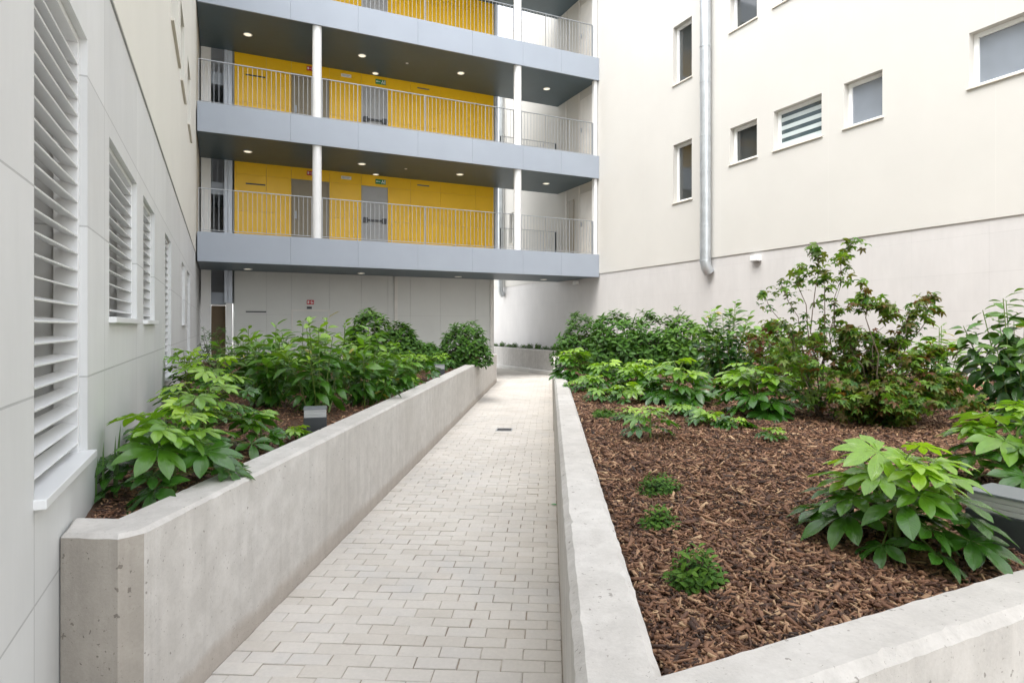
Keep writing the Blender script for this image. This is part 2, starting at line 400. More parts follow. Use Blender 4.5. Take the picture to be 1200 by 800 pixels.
# raised kerb at the foot of the far planter
k = MB(); k.box(FU-.16, FU-.004, 15.4, 29, -.03, .10)
kb = Bld('kerb', None, None, FU-.16, 15.4); ko = kb.part('kerb_stone', k, M_trim, bevel=.01); bpy.data.objects.remove(kb.e)
ko.parent = None; ko.name = 'kerb'; x_, y_ = b_w(FU-.16, 15.4); ko.location = (x_, y_, 0); ko.rotation_euler = (0, 0, TH); tag(ko, kind='structure')

# ------------------------------------------------------------------ mulch
def mulch_h(x, y, base):
    return base + .018*noise.noise(Vector((x*1.3, y*1.3, 0))) + .010*noise.noise(Vector((x*5, y*5, 3))) + .004*noise.noise(Vector((x*19, y*19, 5)))
def bed_base(x, y):
    u, v = w_b(x, y)
    if x > -1: d = min(x-.2, v-1.05); return .748 + .03*min(1, max(0, d)/.8)
    return .715 + .03*min(1, max(0, -1.7-x)/.6)
def MH(x, y): return mulch_h(x, y, bed_base(x, y))
def bed(name, ua, ub_, v0, v1, label):
    nv, nu = 260, 150; vs = []; fs = []
    for i in range(nv+1):
        t = (i/nv)**1.7; v = v0 + (v1-v0)*t; a, b = ua(v), ub_(v)
        for j in range(nu+1):
            s = j/nu; u = a + (b-a)*(s**1.6 if name == 'mulch_bed' and a > 0 else s); x, y = b_w(u, v); vs.append((x, y, MH(x, y)-.006))
    for i in range(nv):
        for j in range(nu):
            n = i*(nu+1)+j; fs.append((n, n+1, n+nu+2, n+nu+1))
    mb = MB(); mb.v = vs; mb.f = fs
    return tag(obj(name, mb, M_soil, smooth=True), kind='structure')
bed('mulch_bed', lambda v: ubx(v, .20), lambda v: 10.72, 1.05, 14.7, None)
bed('mulch_bed', lambda v: UL+.0, lambda v: ubx(v, PXL-.17), 2.86, 16.0, None)

def chips(n, sample, name, smin, smax, seed):
    rs = np.random.RandomState(seed); P = []; 
    while len(P) < n:
        p = sample(rs)
        if p is not None: P.append(p)
    P = np.array(P); n = len(P)
    z = np.array([MH(x, y) for x, y in P])
    dist = np.hypot(P[:, 0], P[:, 1])
    ln = (smin + (smax-smin)*rs.rand(n)**2.8)*np.clip(.8 + dist*.10, 1, 2.2); wd = .0015 + ln*(.07 + .22*rs.rand(n)**1.5); th = .0015 + .0025*rs.rand(n)
    yaw = rs.rand(n)*6.283; pit = rs.normal(0, .28, n); rol = rs.normal(0, .35, n)
    cy, sy, cp, sp = np.cos(yaw), np.sin(yaw), np.cos(pit), np.sin(pit)
    ax = np.stack([cy*cp, sy*cp, sp], 1); ay0 = np.stack([-sy, cy, 0*cy], 1); az0 = np.cross(ax, ay0)
    ay = ay0*np.cos(rol)[:, None] + az0*np.sin(rol)[:, None]; az = np.cross(ax, ay)
    c = np.stack([P[:, 0], P[:, 1], z + .001 + .010*rs.rand(n)], 1)
    V = np.empty((n, 8, 3)); k = 0
    for sz in (-1, 1):
        for sx, sy_, tp in ((-1, -.55, 1), (.85, -1, 1), (1, .6, 1), (-.8, 1, 1)):
            jx = sx*(1 + .25*(rs.rand(n)-.5)); jy = sy_*(.7 + .5*rs.rand(n))
            V[:, k] = c + ax*(jx*ln/2)[:, None] + ay*(jy*wd/2)[:, None] + az*(sz*th)[:, None]; k += 1
    Fq = np.array([(3,2,1,0),(4,5,6,7),(0,1,5,4),(1,2,6,5),(2,3,7,6),(3,0,4,7)])
    Fa = (Fq[None] + (np.arange(n)*8)[:, None, None]).reshape(-1, 4)
    me = fast_mesh(name, V.reshape(-1, 3), Fa); me.materials.append(M_bark)
    o = bpy.data.objects.new(name, me); C.objects.link(o); return o
def fast_mesh(name, V, Fa):
    me = bpy.data.meshes.new(name); nv, nf = len(V), len(Fa)
    me.vertices.add(nv); me.vertices.foreach_set('co', np.asarray(V, np.float32).ravel())
    me.loops.add(nf*4); me.loops.foreach_set('vertex_index', np.asarray(Fa, np.int32).ravel())
    me.polygons.add(nf); me.polygons.foreach_set('loop_start', np.arange(nf, dtype=np.int32)*4)
    me.polygons.foreach_set('loop_total', np.full(nf, 4, np.int32)); me.update(calc_edges=True); return me
def sampR(rs):
    Z = 1.1 + 7*rs.rand()**1.5; px = 650 + 750*rs.rand(); x, y = at(px, Z); u, v = w_b(x, y)
    if x < .26 or v < 1.115 or u > 10.6 or v > 14.4: return None
    return (x, y)
def sampRf(rs):
    v = 1.12 + 13*rs.rand(); u = 10.6*rs.rand(); x, y = b_w(u, v)
    return (x, y) if x > .26 else None
def sampL(rs):
    v = 3.0 + 12.8*rs.rand()**1.8; a, b = UL+.03, ubx(v, PXL-.22)
    if rs.rand() > (b-a)/3.0 + .12: return None
    u = a + (b-a)*rs.rand(); return b_w(u, v)
tag(chips(80000, sampR, 'bark_mulch', .007, .066, 1), 'loose brown bark chippings covering the right planter bed', 'bark mulch', kind='stuff')
tag(chips(16000, sampRf, 'bark_mulch', .012, .06, 2), 'scattered coarser bark chips over the far right bed', 'bark mulch', kind='stuff')
tag(chips(15000, sampL, 'bark_mulch', .010, .05, 3), 'loose brown bark chippings in the left planter bed', 'bark mulch', kind='stuff')

# ------------------------------------------------------------------ facades with openings
def facade(P, s0, s1, z0, z1, rects, depth, flip):
    """front sheet with holes and the reveals of the holes; P(s, z, d) -> point"""
    mb = MB()
    ss = sorted({s0, s1, *[r[0] for r in rects], *[r[1] for r in rects]}); zs = sorted({z0, z1, *[r[2] for r in rects], *[r[3] for r in rects]})
    ss = [s for s in ss if s0 <= s <= s1]; zs = [z for z in zs if z0 <= z <= z1]
    def q(*a): mb.quad(*(a if not flip else a[::-1]))
    for i in range(len(ss)-1):
        for j in range(len(zs)-1):
            cs, cz = (ss[i]+ss[i+1])/2, (zs[j]+zs[j+1])/2
            if any(r[0] < cs < r[1] and r[2] < cz < r[3] for r in rects): continue
            q(P(ss[i], zs[j], 0), P(ss[i+1], zs[j], 0), P(ss[i+1], zs[j+1], 0), P(ss[i], zs[j+1], 0))
    for a, b, c, d in rects:
        if c < z0 or d > z1: continue
        e = depth
        q(P(a, c, 0), P(a, d, 0), P(a, d, e), P(a, c, e)); q(P(b, c, e), P(b, d, e), P(b, d, 0), P(b, c, 0))
        q(P(a, d, 0), P(b, d, 0), P(b, d, e), P(a, d, e)); q(P(a, c, e), P(b, c, e), P(b, c, 0), P(a, c, 0))
    # plain sides, top and back so that the wall has its real thickness
    T = 6.0
    q(P(s0, z0, 0), P(s0, z1, 0), P(s0, z1, T), P(s0, z0, T)); q(P(s1, z0, T), P(s1, z1, T), P(s1, z1, 0), P(s1, z0, 0))
    q(P(s0, z1, 0), P(s1, z1, 0), P(s1, z1, T), P(s0, z1, T)); q(P(s1, z0, T), P(s0, z0, T), P(s0, z1, T), P(s1, z1, T))
    q(P(s0, z0, T), P(s1, z0, T), P(s1, z0, 0), P(s0, z0, 0))
    return mb
def pbox(mb, P, s0, s1, z0, z1, d0, d1):
    a, b = P(s0, z0, d0), P(s1, z1, d1); return mb.box(a[0], b[0], a[1], b[1], a[2], b[2])

# ---- left building
PLf = lambda s, z, d: (UL-d, s, z)
lb = Bld('apartment_building', 'tall left building with grey stone panels below, cream render above and white louvred windows', 'building', UL, 2.426)
def vL(px): return on_u(px, UL)[0]
LW = [(2.426, 3.30, 1.0, 2.82), (vL(128), vL(160.5), 1.60, 2.56), (vL(168), vL(181), 1.60, 2.56), (vL(193.5), vL(200.5), 1.0, 2.56), (vL(213), vL(216.5), 1.60, 2.56), (vL(219), vL(222.5), 1.0, 2.56)]
LW.append((.2, 1.1, 1.0, 2.82))
ZC = 3.30
m_ = facade(PLf, -9, 23.5, -.03, ZC, LW, .26, False)
M_clad.node_tree.nodes  # panels start at the first window's jamb
lb.part('stone_wall', m_, M_clad)
upW = []
for px0, px1 in ((199, 208), (210.5, 215), (219, 222.5)):
    for zz in (5.15, 8.23, 11.3): upW.append((vL(px0), vL(px1), zz, zz+1.2))
PLu = lambda s, z, d: (UL+.012-d, s, z)
lb.part('rendered_wall', facade(PLu, -9, 23.5, ZC, HT, upW, .2, False), M_creamL)
def louvre(a, b, z0, z1, bottom_panel=True):
    fr = MB(); t = .028
    pbox(fr, PLf, a+.001, a+t, z0+.001, z1-.001, .03, .12); pbox(fr, PLf, b-t, b-.001, z0+.001, z1-.001, .03, .12)
    pbox(fr, PLf, a+t, b-t, z1-t, z1-.001, .03, .12)
    f = lb.part('window', fr, M_slat, bevel=.002)
    sl = MB(); z = z0+.05
    ph = .0752
    while z < z1-.05:
        c = PLf((a+b)/2, z, .06); h = (b-a)/2-t
        sl.obox(c, (0, h, 0), (.031, 0, -.009), (.0010, 0, .0034)); z += ph
    lb.part('louvre_slats', sl, M_slat, f, bevel=.0015)
    s = MB(); pbox(s, PLf, a-.012, b+.012, z0-.028, z0+.004, -.035, .14); lb.part('sill', s, M_slat, f, bevel=.003)
    p = MB(); pbox(p, PLf, a+.002, b-.002, z0+.002, z1-.002, .235, .258)
    lb.part('inner_panel', p, M_inner, f)
    mu = MB(); pbox(mu, PLf, a+(b-a)*.62, a+(b-a)*.62+.05, z0+.004, z1-.004, .20, .234); pbox(mu, PLf, a+.002, b-.002, z0+.004, z0+.06, .20, .234); lb.part('mullion', mu, M_frame, f)
for r_ in LW: louvre(*r_)
def window(bd, P, a, b, z0, z1, gmat, fdep=.125, blind=False, sill=True, split=False, t=.072):
    fr = MB()
    pbox(fr, P, a+.001, a+t, z0+.001, z1-.001, fdep, fdep+.07); pbox(fr, P, b-t, b-.001, z0+.001, z1-.001, fdep, fdep+.07)
    pbox(fr, P, a+t, b-t, z0+.001, z0+t, fdep, fdep+.07); pbox(fr, P, a+t, b-t, z1-t, z1-.001, fdep, fdep+.07)
    f = bd.part('window', fr, M_frame, bevel=.004)
    p = MB(); pbox(p, P, a+t-.01, b-t+.01, z0+t-.01, z1-t+.01, fdep+.035, fdep+.045); bd.part('pane', p, gmat, f)
    if blind:
        bl = MB(); n = 4; hh = (z1-z0-2*t)/n
        for i in range(n): pbox(bl, P, a+t, b-t, z0+t+hh*i+.01, z0+t+hh*(i+.55), fdep+.028, fdep+.034)
        bd.part('blind', bl, M_blind, f)
    if sill:
        s = MB(); pbox(s, P, a-.03, b+.03, z0-.03, z0+.002, -.035, fdep+.02); bd.part('sill', s, M_sill, f, bevel=.003)
for r_ in upW: window(lb, PLu, *r_, M_glass)
ln_ = MB(); pbox(ln_, PLf, -9, 23.5, ZC-.007, ZC-.001, -.009, .0); lb.part('drip_profile', ln_, M_gdoor)

# ---- right building
PRf = lambda s, z, d: (UR+d, s, z)
ZR = 3.22
rb = Bld('apartment_building', 'long right building in smooth cream render over a pale stone base with small white windows', 'building', UR, 8)
def vR(px): return on_u(px, UR)[0]
def zR(px, py): return hz(py, on_u(px, UR)[1])
fl = 3.08
RW = []   # (near s, far s, z0, z1, glass, blind)
def addR(pxl, pxr, yt, yb, gm, blind=False, ups=(0, 1, 2)):
    s0, s1 = vR(pxr), vR(pxl); z1, z0 = zR(pxl, yt), zR(pxl, yb)
    for k in ups: RW.append((s0, s1, z0+fl*k, z1+fl*k, gm, blind))
addR(789, 810.7, 170.7, 238.5, M_glass)
addR(855.5, 887, 151, 193.4, M_glass)
addR(906.6, 962.8, 131, 177, M_glassB, True, (0,)); addR(906.6, 962.8, 131, 177, M_glassB, False, (1, 2))
addR(989, 1034, 98.5, 151, M_glassF)
addR(1135.6, 1236, 39.4, 103.7, M_glassF)
RW.append((vR(602), vR(597), 4.95, 6.2, M_glass, False))
RW = [r for r in RW if r[3] < HT-.3]
rects = [r[:4] for r in RW]
rb.part('rendered_wall', facade(PRf, -9, 30, ZR, HT, rects, .2, True), M_cream)
PRs = lambda s, z, d: (UR+.022+d, s, z)
rb.part('stone_base', facade(PRs, -9, 30, -.03, ZR, [], .2, True), M_cladR)
for a, b, z0, z1, gm, bl in RW: window(rb, PRf, a, b, z0, z1, gm, blind=bl)
# doors under the galleries, in the right building's flank
for k in range(4):
    zf = 3.83 + fl*k
    if zf+2.1 > HT: break
    d = MB(); pbox(d, PRf, 16.80, 17.62, zf, zf+2.08, -.03, .0-.002); dd = rb.part('door', d, M_trim, bevel=.004)
    h = MB(); pbox(h, PRf, 17.50, 17.53, zf+1.0, zf+1.14, -.07, -.03); rb.part('handle', h, M_rail, dd)
    if k == 0:
        d = MB(); pbox(d, PRf, 18.05, 18.40, zf, zf+2.0, -.02, -.002); rb.part('narrow_door', d, M_taupe, bevel=.004)
    f = MB(); pbox(f, PRf, 17.68, 17.74, zf, zf+2.35, -.02, -.002); pbox(f, PRf, 18.55, 18.60, zf, zf+2.35, -.02, -.002); rb.part('door_trim', f, M_trim)
# downpipes (fixed to the wall)
def downpipe(v, top, bot, r):
    uc = UR-.16; pb = MB()
    pb.tube([(uc, v, top), (uc, v, bot+.22), (uc+.03, v, bot+.10), (uc+.12, v, bot-.02)], r, 20)
    o = rb.part('downpipe', pb, M_pipe, smooth=True)
    z = bot+.24
    while z < top:
        cb = MB(); cb.tube([(uc, v, z), (uc, v, z+.035)], r+.006, 20); rb.part('collar', cb, M_pipe, o, smooth=True); z += 2.15
    z = bot+1.1
    while z < top:
        br = MB(); br.tube([(uc, v, z), (uc, v, z+.03)], r+.008, 20); br.box(uc, UR-.001, v-.012, v+.012, z+.002, z+.028); rb.part('bracket', br, M_pipe, o); z += 2.15
vp, Zp = on_u(826.5, UR-.16); downpipe(vp, HT-.2, hz(318, Zp), .128)
vp, Zp = on_u(586.5, UR-.16); downpipe(vp, 12.5, hz(346, Zp), .11)

# ---- block with galleries
NU = lambda px: on_v(px, VB)[0]
US, UE = NU(274.6), NU(578.5)
gb = Bld('gallery_building', 'rear building with bright yellow walls behind open walkways edged in blue grey steel', 'building', UL, VF)
core = MB(); core.box(US+.02, UE+.02, VB+.02, VB+3.2, -.03, HT); gb.part('core_wall', core, M_grey)
TOPS = [3.815, 6.90, 9.97, 13.05]; FH = .705
PB = lambda s, z, d: (s, VB+d, z)
def panels(name, s_edges, z_edges, m, holes, th=.022, gap=.004):
    mb = MB()
    for i in range(len(s_edges)-1):
        for j in range(len(z_edges)-1):
            a, b, c, d = s_edges[i], s_edges[i+1], z_edges[j], z_edges[j+1]
            if any(h[0]-.01 < (a+b)/2 < h[1]+.01 and h[2] < (c+d)/2 < h[3] for h in holes): continue
            pbox(mb, PB, a+gap*.6, b-gap*.6, c+gap*.4, d-gap*.4, -.0, .018)
    return gb.part(name, mb, m, bevel=.002)
SE = [US, NU(312), NU(341.5), NU(386), NU(423.5), NU(454.5), NU(481), NU(516), NU(557), UE]
D1 = (NU(341.5), NU(386)); D2 = (NU(423.5), NU(454.5))
bk = MB(); bk.box(US+.005, UE-.002, VB+.0185, VB+.0195, .0, 13.3); gb.part('joint_backing', bk, M_gdoor)
zg = [0, .7, 1.9, TOPS[0]-FH+.2]
panels('grey_cladding', SE, zg, M_grey, [])
for px, wd in ((463.5, .10), (576, .12)):
    t_ = MB(); s = NU(px); pbox(t_, PB, s-wd/2, s+wd/2, 0, TOPS[0]-FH, -.05, -.001); gb.part('wall_trim', t_, M_trim, bevel=.004)
d = MB(); pbox(d, PB, D1[0]+.03, D1[1]-.03, 0, 2.02, -.012, -.001); gd = gb.part('door', d, M_grey, bevel=.003)
fr = MB(); pbox(fr, PB, D1[0], D1[0]+.03, 0, 2.06, -.02, -.001); pbox(fr, PB, D1[1]-.03, D1[1], 0, 2.06, -.02, -.001); pbox(fr, PB, D1[0]+.03, D1[1]-.03, 2.022, 2.06, -.02, -.001); gb.part('door_frame', fr, M_trim, gd)
v_ = MB(); pbox(v_, PB, NU(288), NU(312), 1.965, 2.0, -.006, -.001); gb.part('vent_slot', v_, M_dark)
for k in range(3):
    zf = TOPS[k]; ze = TOPS[k+1]-FH+.2
    holes = [(D1[0], D1[1], zf, zf+2.06), (D2[0], D2[1], zf, zf+2.06)]
    panels('yellow_cladding', SE, [zf, zf+1.02, zf+2.06, ze], M_yellow, holes)
    d = MB(); pbox(d, PB, D1[0]+.05, D1[1]-.05, zf, zf+2.0, -.004, .014); o = gb.part('door', d, M_taupe, bevel=.003)
    f = MB(); pbox(f, PB, D1[0]+.006, D1[0]+.05, zf, zf+2.055, -.02, .016); pbox(f, PB, D1[1]-.05, D1[1]-.006, zf, zf+2.055, -.02, .016); pbox(f, PB, D1[0]+.05, D1[1]-.05, zf+2.0, zf+2.055, -.02, .016); gb.part('door_frame', f, M_taupe, o)
    for q0, q1 in ((.15, .95), (1.08, 1.9)):
        f = MB(); pbox(f, PB, D1[0]+.16, D1[1]-.55, zf+q0, zf+q1, -.012, -.0045); gb.part('door_panel', f, M_taupe, o, bevel=.004)
    f = MB(); pbox(f, PB, D1[0]+.10, D1[0]+.14, zf+.9, zf+1.12, -.05, -.0045); gb.part('handle', f, M_rail, o)
    d = MB(); pbox(d, PB, D2[0]+.02, D2[1]-.02, zf, zf+2.03, -.004, .014); o = gb.part('door', d, M_gdoor, bevel=.003, label='grey steel escape door with black push bar')
    f = MB(); pbox(f, PB, D2[0]+.10, D2[1]-.10, zf+.98, zf+1.03, -.09, -.06); pbox(f, PB, D2[0]+.06, D2[0]+.18, zf+.93, zf+1.08, -.09, -.0045); pbox(f, PB, D2[1]-.18, D2[1]-.06, zf+.93, zf+1.08, -.09, -.0045); gb.part('push_bar', f, M_dark, o)
    v_ = MB(); pbox(v_, PB, NU(288), NU(311), zf+1.78, zf+1.82, -.006, -.001); gb.part('vent_slot', v_, M_dark)
    v_ = MB(); pbox(v_, PB, NU(489), NU(503), zf+2.22, zf+2.26, -.006, -.001); gb.part('vent_slot', v_, M_inner)
for k in range(4):
    zt = TOPS[k]
    f = MB(); seams = [UL+.04, 1.6, 3.28, 4.9, 6.5, 8.1, 9.4, UR-.005]
    for a, b in zip(seams, seams[1:]): f.box(a+.0015, b-.0015, VF, VF+.05, zt-FH, zt)
    gb.part('fascia', f, M_fascia, bevel=.002)
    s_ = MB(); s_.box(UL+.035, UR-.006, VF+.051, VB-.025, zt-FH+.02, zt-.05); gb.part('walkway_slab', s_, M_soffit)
    sc_ = MB(); sc_.box(UL+.035, UR-.006, VF+.051, VB-.025, zt-.049, zt-.012); gb.part('walkway_floor', sc_, M_ground)
    if k == 3: continue
    ztop = TOPS[k+1]-FH+.02
    cols = []
    for px in (371.5, 606.5):
        u = on_v(px, VF+.16)[0]; cols.append(u)
        c = MB(); c.tube([(u, VF+.16, zt-.012), (u, VF+.16, ztop)], .115, 28); gb.part('column', c, M_white, smooth=True)
    ends = [UL+.06, cols[0]-.12, cols[0]+.12, cols[1]-.12, cols[1]+.12, UR-.16]
    for a, b in ((0, 1), (2, 3), (4, 5)):
        a, b = ends[a], ends[b]; n = max(1, round((b-a)/.88)); vr = VF+.16
        tr_ = MB(); tr_.box(a, b, vr-.02, vr+.02, zt+1.055, zt+1.065+.005)
        ro = gb.part('railing', tr_, M_rail)
        br_ = MB(); br_.box(a, b, vr-.015, vr+.015, zt+.06, zt+.07); gb.part('bottom_rail', br_, M_rail, ro)
        st = (b-a)/n; bal = MB()
        for i in range(n+1):
            p = MB(); x = a+st*i; x = min(max(x, a+.01), b-.01)
            p.box(x-.006, x+.006, vr-.022, vr+.022, zt-.01, zt+1.054)
            if i in (3,): p.box(x+.03, x+.042, vr-.022, vr+.022, zt-.01, zt+1.054)
            gb.part('post', p, M_rail, ro)
            if i < n:
                for j in range(1, 8): xx = x+st*j/8; bal.box(xx-.004, xx+.004, vr-.006, vr+.006, zt+.071, zt+1.054)
        gb.part('balusters', bal, M_rail, ro)
    # rear railing right of the yellow block
    a, b = UE+.2, UR-.1; vr = VB-.08
    tr_ = MB(); tr_.box(a, b, vr-.015, vr+.015, zt+1.05, zt+1.065); ro = gb.part('railing', tr_, M_rail)
    bal = MB(); x = a
    while x < b: bal.box(x-.006, x+.006, vr-.006, vr+.006, zt, zt+1.05); x += .11
    gb.part('balusters', bal, M_rail, ro)
    p = MB(); p.box(b-.05, b, vr-.025, vr+.025, zt, zt+1.05); p.box(a, a+.03, vr-.02, vr+.02, zt, zt+1.05); gb.part('post', p, M_dark, ro)
    w_ = MB(); w_.box(UR-.13, UR-.025, VF+.08, VF+.22, zt-.012, ztop); gb.part('end_pilaster', w_, M_white)
cp = MB(); cp.box(UE+.04, UE+.14, VB-.04, VB+.1, 3.8, HT); gb.part('corner_post', cp, M_steelb, bevel=.01)
# stair landings in the gap on the left
gp0, gp1 = UL+.30, US-.22
for zt in (2.52, 5.60, 8.68, 11.76):
    s_ = MB(); s_.box(gp0, gp1, VB+.1, VB+2.2, zt-.34, zt); gb.part('stair_landing', s_, M_fascia, bevel=.004)
    r_ = MB(); r_.box(gp0, gp1, VB+.16, VB+.18, zt+1.0, zt+1.03)
    x = gp0+.03
    while x < gp1: r_.box(x-.007, x+.007, VB+.16, VB+.175, zt, zt+1.0); x += .13
    if zt > 3: gb.part('landing_railing', r_, M_rail)
bw = MB(); bw.box(UL, US+.02, VB+2.6, VB+2.8, 2.3, HT); gb.part('stair_rear_wall', bw, M_gdoor)
bd_ = MB(); bd_.box(gp0, gp1, VB+.5, VB+.6, 0, 2.15); gb.part('brown_panel', bd_, M_brown)
pl = MB(); pl.box(UL+.05, gp0, VB-.02, VB+.3, 0, HT-.02); gb.part('stair_pillar', pl, M_white, bevel=.01)
pl = MB(); pl.box(gp1, US-.05, VB-.02, VB+.2, 0, 2.22); gb.part('stair_pillar', pl, M_white, bevel=.01)
pl = MB(); pl.box(gp1-.04, gp1+.05, VB-.05, VB+.2, 2.22, HT-.02); pl.box(gp1+.055, US-.05, VB-.03, VB+.2, 2.22, HT-.02); gb.part('stair_post', pl, M_steelb, bevel=.01)

# ---- signs on the walkway walls
def sign(name, label, pxc, w_, h_, zc, m, marks, mm, group=None):
    u = NU(pxc); b = Bld(name, label, 'sign', u, VB, zc, group)
    p = MB(); pbox(p, PB, u-w_/2, u+w_/2, zc-h_/2, zc+h_/2, -.022, -.002); b.part('board', p, m, bevel=.003)
    mk = MB()
    for a, c, d, e in marks: pbox(mk, PB, u+a*w_/2, u+c*w_/2, zc+d*h_/2, zc+e*h_/2, -.0245, -.0225)
    b.part('marking', mk, mm)
runner = [(.30, .44, .35, .7), (.24, .5, -.1, .3), (.12, .3, -.7, -.1), (.42, .62, -.6, -.1), (-.75, -.1, -.08, .12), (-.85, -.66, -.25, .30), (.72, .88, -.75, .75)]
hose = [(-.8, -.45, -.5, .5), (-.3, .1, -.1, .1), (.25, .4, -.7, .6), (.48, .8, -.4, .0)]
bars = [(-.8, .8, .15, .45), (-.8, .5, -.5, -.2)]
fl_n = ['first', 'second', 'third']
for k in range(3):
    zf = TOPS[k]
    if k < 2:
        sign('exit_sign', 'green emergency exit sign above the grey door, %s walkway level from below' % fl_n[k], 446, .32, .15, zf+2.22, M_green, runner, M_white, 'green exit signs over the walkway doors')
        sign('fire_sign', 'small red fire equipment sign over the taupe door, %s walkway level from below' % fl_n[k], 364, .22, .13, zf+2.27, M_red, hose, M_white, 'red fire signs over the taupe doors')
        sign('wall_plate', 'small white plate on yellow wall between the two doors, %s walkway level from below' % fl_n[k], 405.6, .30, .09, zf+2.24, M_white, bars, M_gdoor, 'white plates on the yellow walls')
sign('fire_sign', 'small red sign on the grey ground floor wall behind the shrubs', 363.7, .20, .13, 2.28, M_red, hose, M_white, 'red fire signs over the taupe doors')
sign('door_number_plate', 'tiny dark plate just below the red sign on the grey wall', 362.5, .14, .07, 2.115, M_dark, [], M_white)

# ---- downlights in the soffits
def downlight(px, py, zs, r, label, name='downlight'):
    Z = F*(zs-EYE)/(YH-py); x, y = at(px, Z); u, v = w_b(x, y)
    v = min(v, VB-.16)
    b = Bld(name, label, 'ceiling light' if name == 'downlight' else 'smoke detector', u, v, zs, 'round lights set in the walkway soffits' if name == 'downlight' else 'small detectors on the walkway soffits')
    ring = MB()
    n = 20
    for i in range(n):
        a0, a1 = 2*math.pi*i/n, 2*math.pi*(i+1)/n
        f = lambda a, rr, z: (u+rr*math.cos(a), v+rr*math.sin(a), zs+z)
        ring.quad(f(a0, r, -.001), f(a1, r, -.001), f(a1, r, -.012), f(a0, r, -.012)); ring.quad(f(a0, r, -.012), f(a1, r, -.012), f(a1, r*.82, -.014), f(a0, r*.82, -.014))
        ring.quad(f(a0, r*.82, -.014), f(a1, r*.82, -.014), f(a1, r*.8, -.004), f(a0, r*.8, -.004))
    b.part('trim_ring', ring, M_white)
    dk = MB(); dk.tube([(u, v, zs-.006), (u, v, zs-.002)], r*.8, 20); b.part('diffuser', dk, M_lamp if name == 'downlight' else M_white)
zs = [TOPS[i]-FH+.02 for i in range(4)]
lv = ['lowest soffit', 'middle soffit', 'upper soffit']
ordn = ['leftmost', 'second', 'third and closest to the wall', 'fourth', 'rightmost']
DL = [[(290.5, 315), (423, 320), None, (537, 324), (637, 327.3)],
      [(290.4, 177.5), (424, 192), (440.4, 204.3), (539, 204.3), (640, 215)],
      [(290.4, 40.5), (424.3, 65.2), (440, 86), (540, 85.7), (640.6, 104.1)]]
for i, rowl in enumerate(DL):
    for j, p in enumerate(rowl):
        if p: downlight(p[0], p[1], zs[i], .115 if j != 2 else .10, 'round downlight in the %s, %s of the row' % (lv[i], ordn[j]))
downlight(475.6, 197.8, zs[1], .04, 'tiny round detector in the middle soffit between two downlights', 'smoke_detector')
downlight(477, 74.2, zs[2], .04, 'tiny round detector in the upper soffit between two downlights', 'smoke_detector')

# ---- wall lamps on the right building
def wall_lamp(px, py, label):
    v, Z = on_u(px, UR); z = hz(py, Z); b = Bld('wall_lamp', label, 'wall lamp', UR, v, z, 'box lamps on the stone base')
    h = MB(); h.box(UR-.10, UR+.021, v-.115, v+.115, z-.045, z+.07); b.part('housing', h, M_white, bevel=.012)
    d_ = MB(); d_.box(UR-.085, UR-.01, v-.10, v+.10, z-.058, z-.046); b.part('lamp_diffuser', d_, M_diff)
wall_lamp(887, 303.5, 'small white box lamp on the right wall beside the downpipe')
wall_lamp(676, 332, 'small white box lamp tucked under the bridge on the right wall')

# ------------------------------------------------------------------ bollard lights and drain
def bollard(px, Z, sz, label, rz=TH, h=.16):
    x, y = at(px, Z); z = MH(x, y)-.002; t = thing('bollard_light', label, 'bollard light', (x, y, z), rz, 'square bollard lights in the beds')
    s = sz/2
    b = MB().box(-s, s, -s, s, 0, h*.66); obj('body', b, M_bollard, t, bevel=.003)
    d_ = MB(); n = 3
    for i in range(n): z0 = h*.66+.001+i*(h*.33/n); d_.box(-s+.004, s-.004, -s+.004, s-.004, z0, z0+h*.33/n-.0009)
    obj('diffuser', d_, M_diff, t, bevel=.002)
    c = MB().box(-s, s, -s, s, h-.002, h+.008); obj('cap', c, M_capm, t, bevel=.002)
bollard(369.5, 4.95, .175, 'square dark bollard light with pale head behind the left wall, nearest on that side', 0.35, .19)
bollard(514.5, 10.6, .17, 'square bollard light far along the left bed near the wall top', .35, .19)
bollard(1181, 2.28, .19, 'large square dark bollard light at the right edge beside the big fatsia', TH+.05, .185)
bollard(1164, 9.0, .17, 'square bollard light half hidden under the shrub at the right edge', .5, .22)
dx, dy = at(591, 9.4)
t = thing('drain_cover', 'small square metal drain cover set in the pavers', 'drain cover', (dx, dy, 0))
fr = MB(); fr.box(-.12, .12, -.12, -.105, 0, .006).box(-.12, .12, .105, .12, 0, .006).box(-.12, -.105, -.105, .105, 0, .006).box(.105, .12, -.105, .105, 0, .006); obj('frame', fr, M_rail, t)
gr = MB()
for i in range(9): gr.box(-.104, .104, -.10+i*.0235, -.088+i*.0235, -.002, .0045)
obj('grate', gr, M_grate, t)

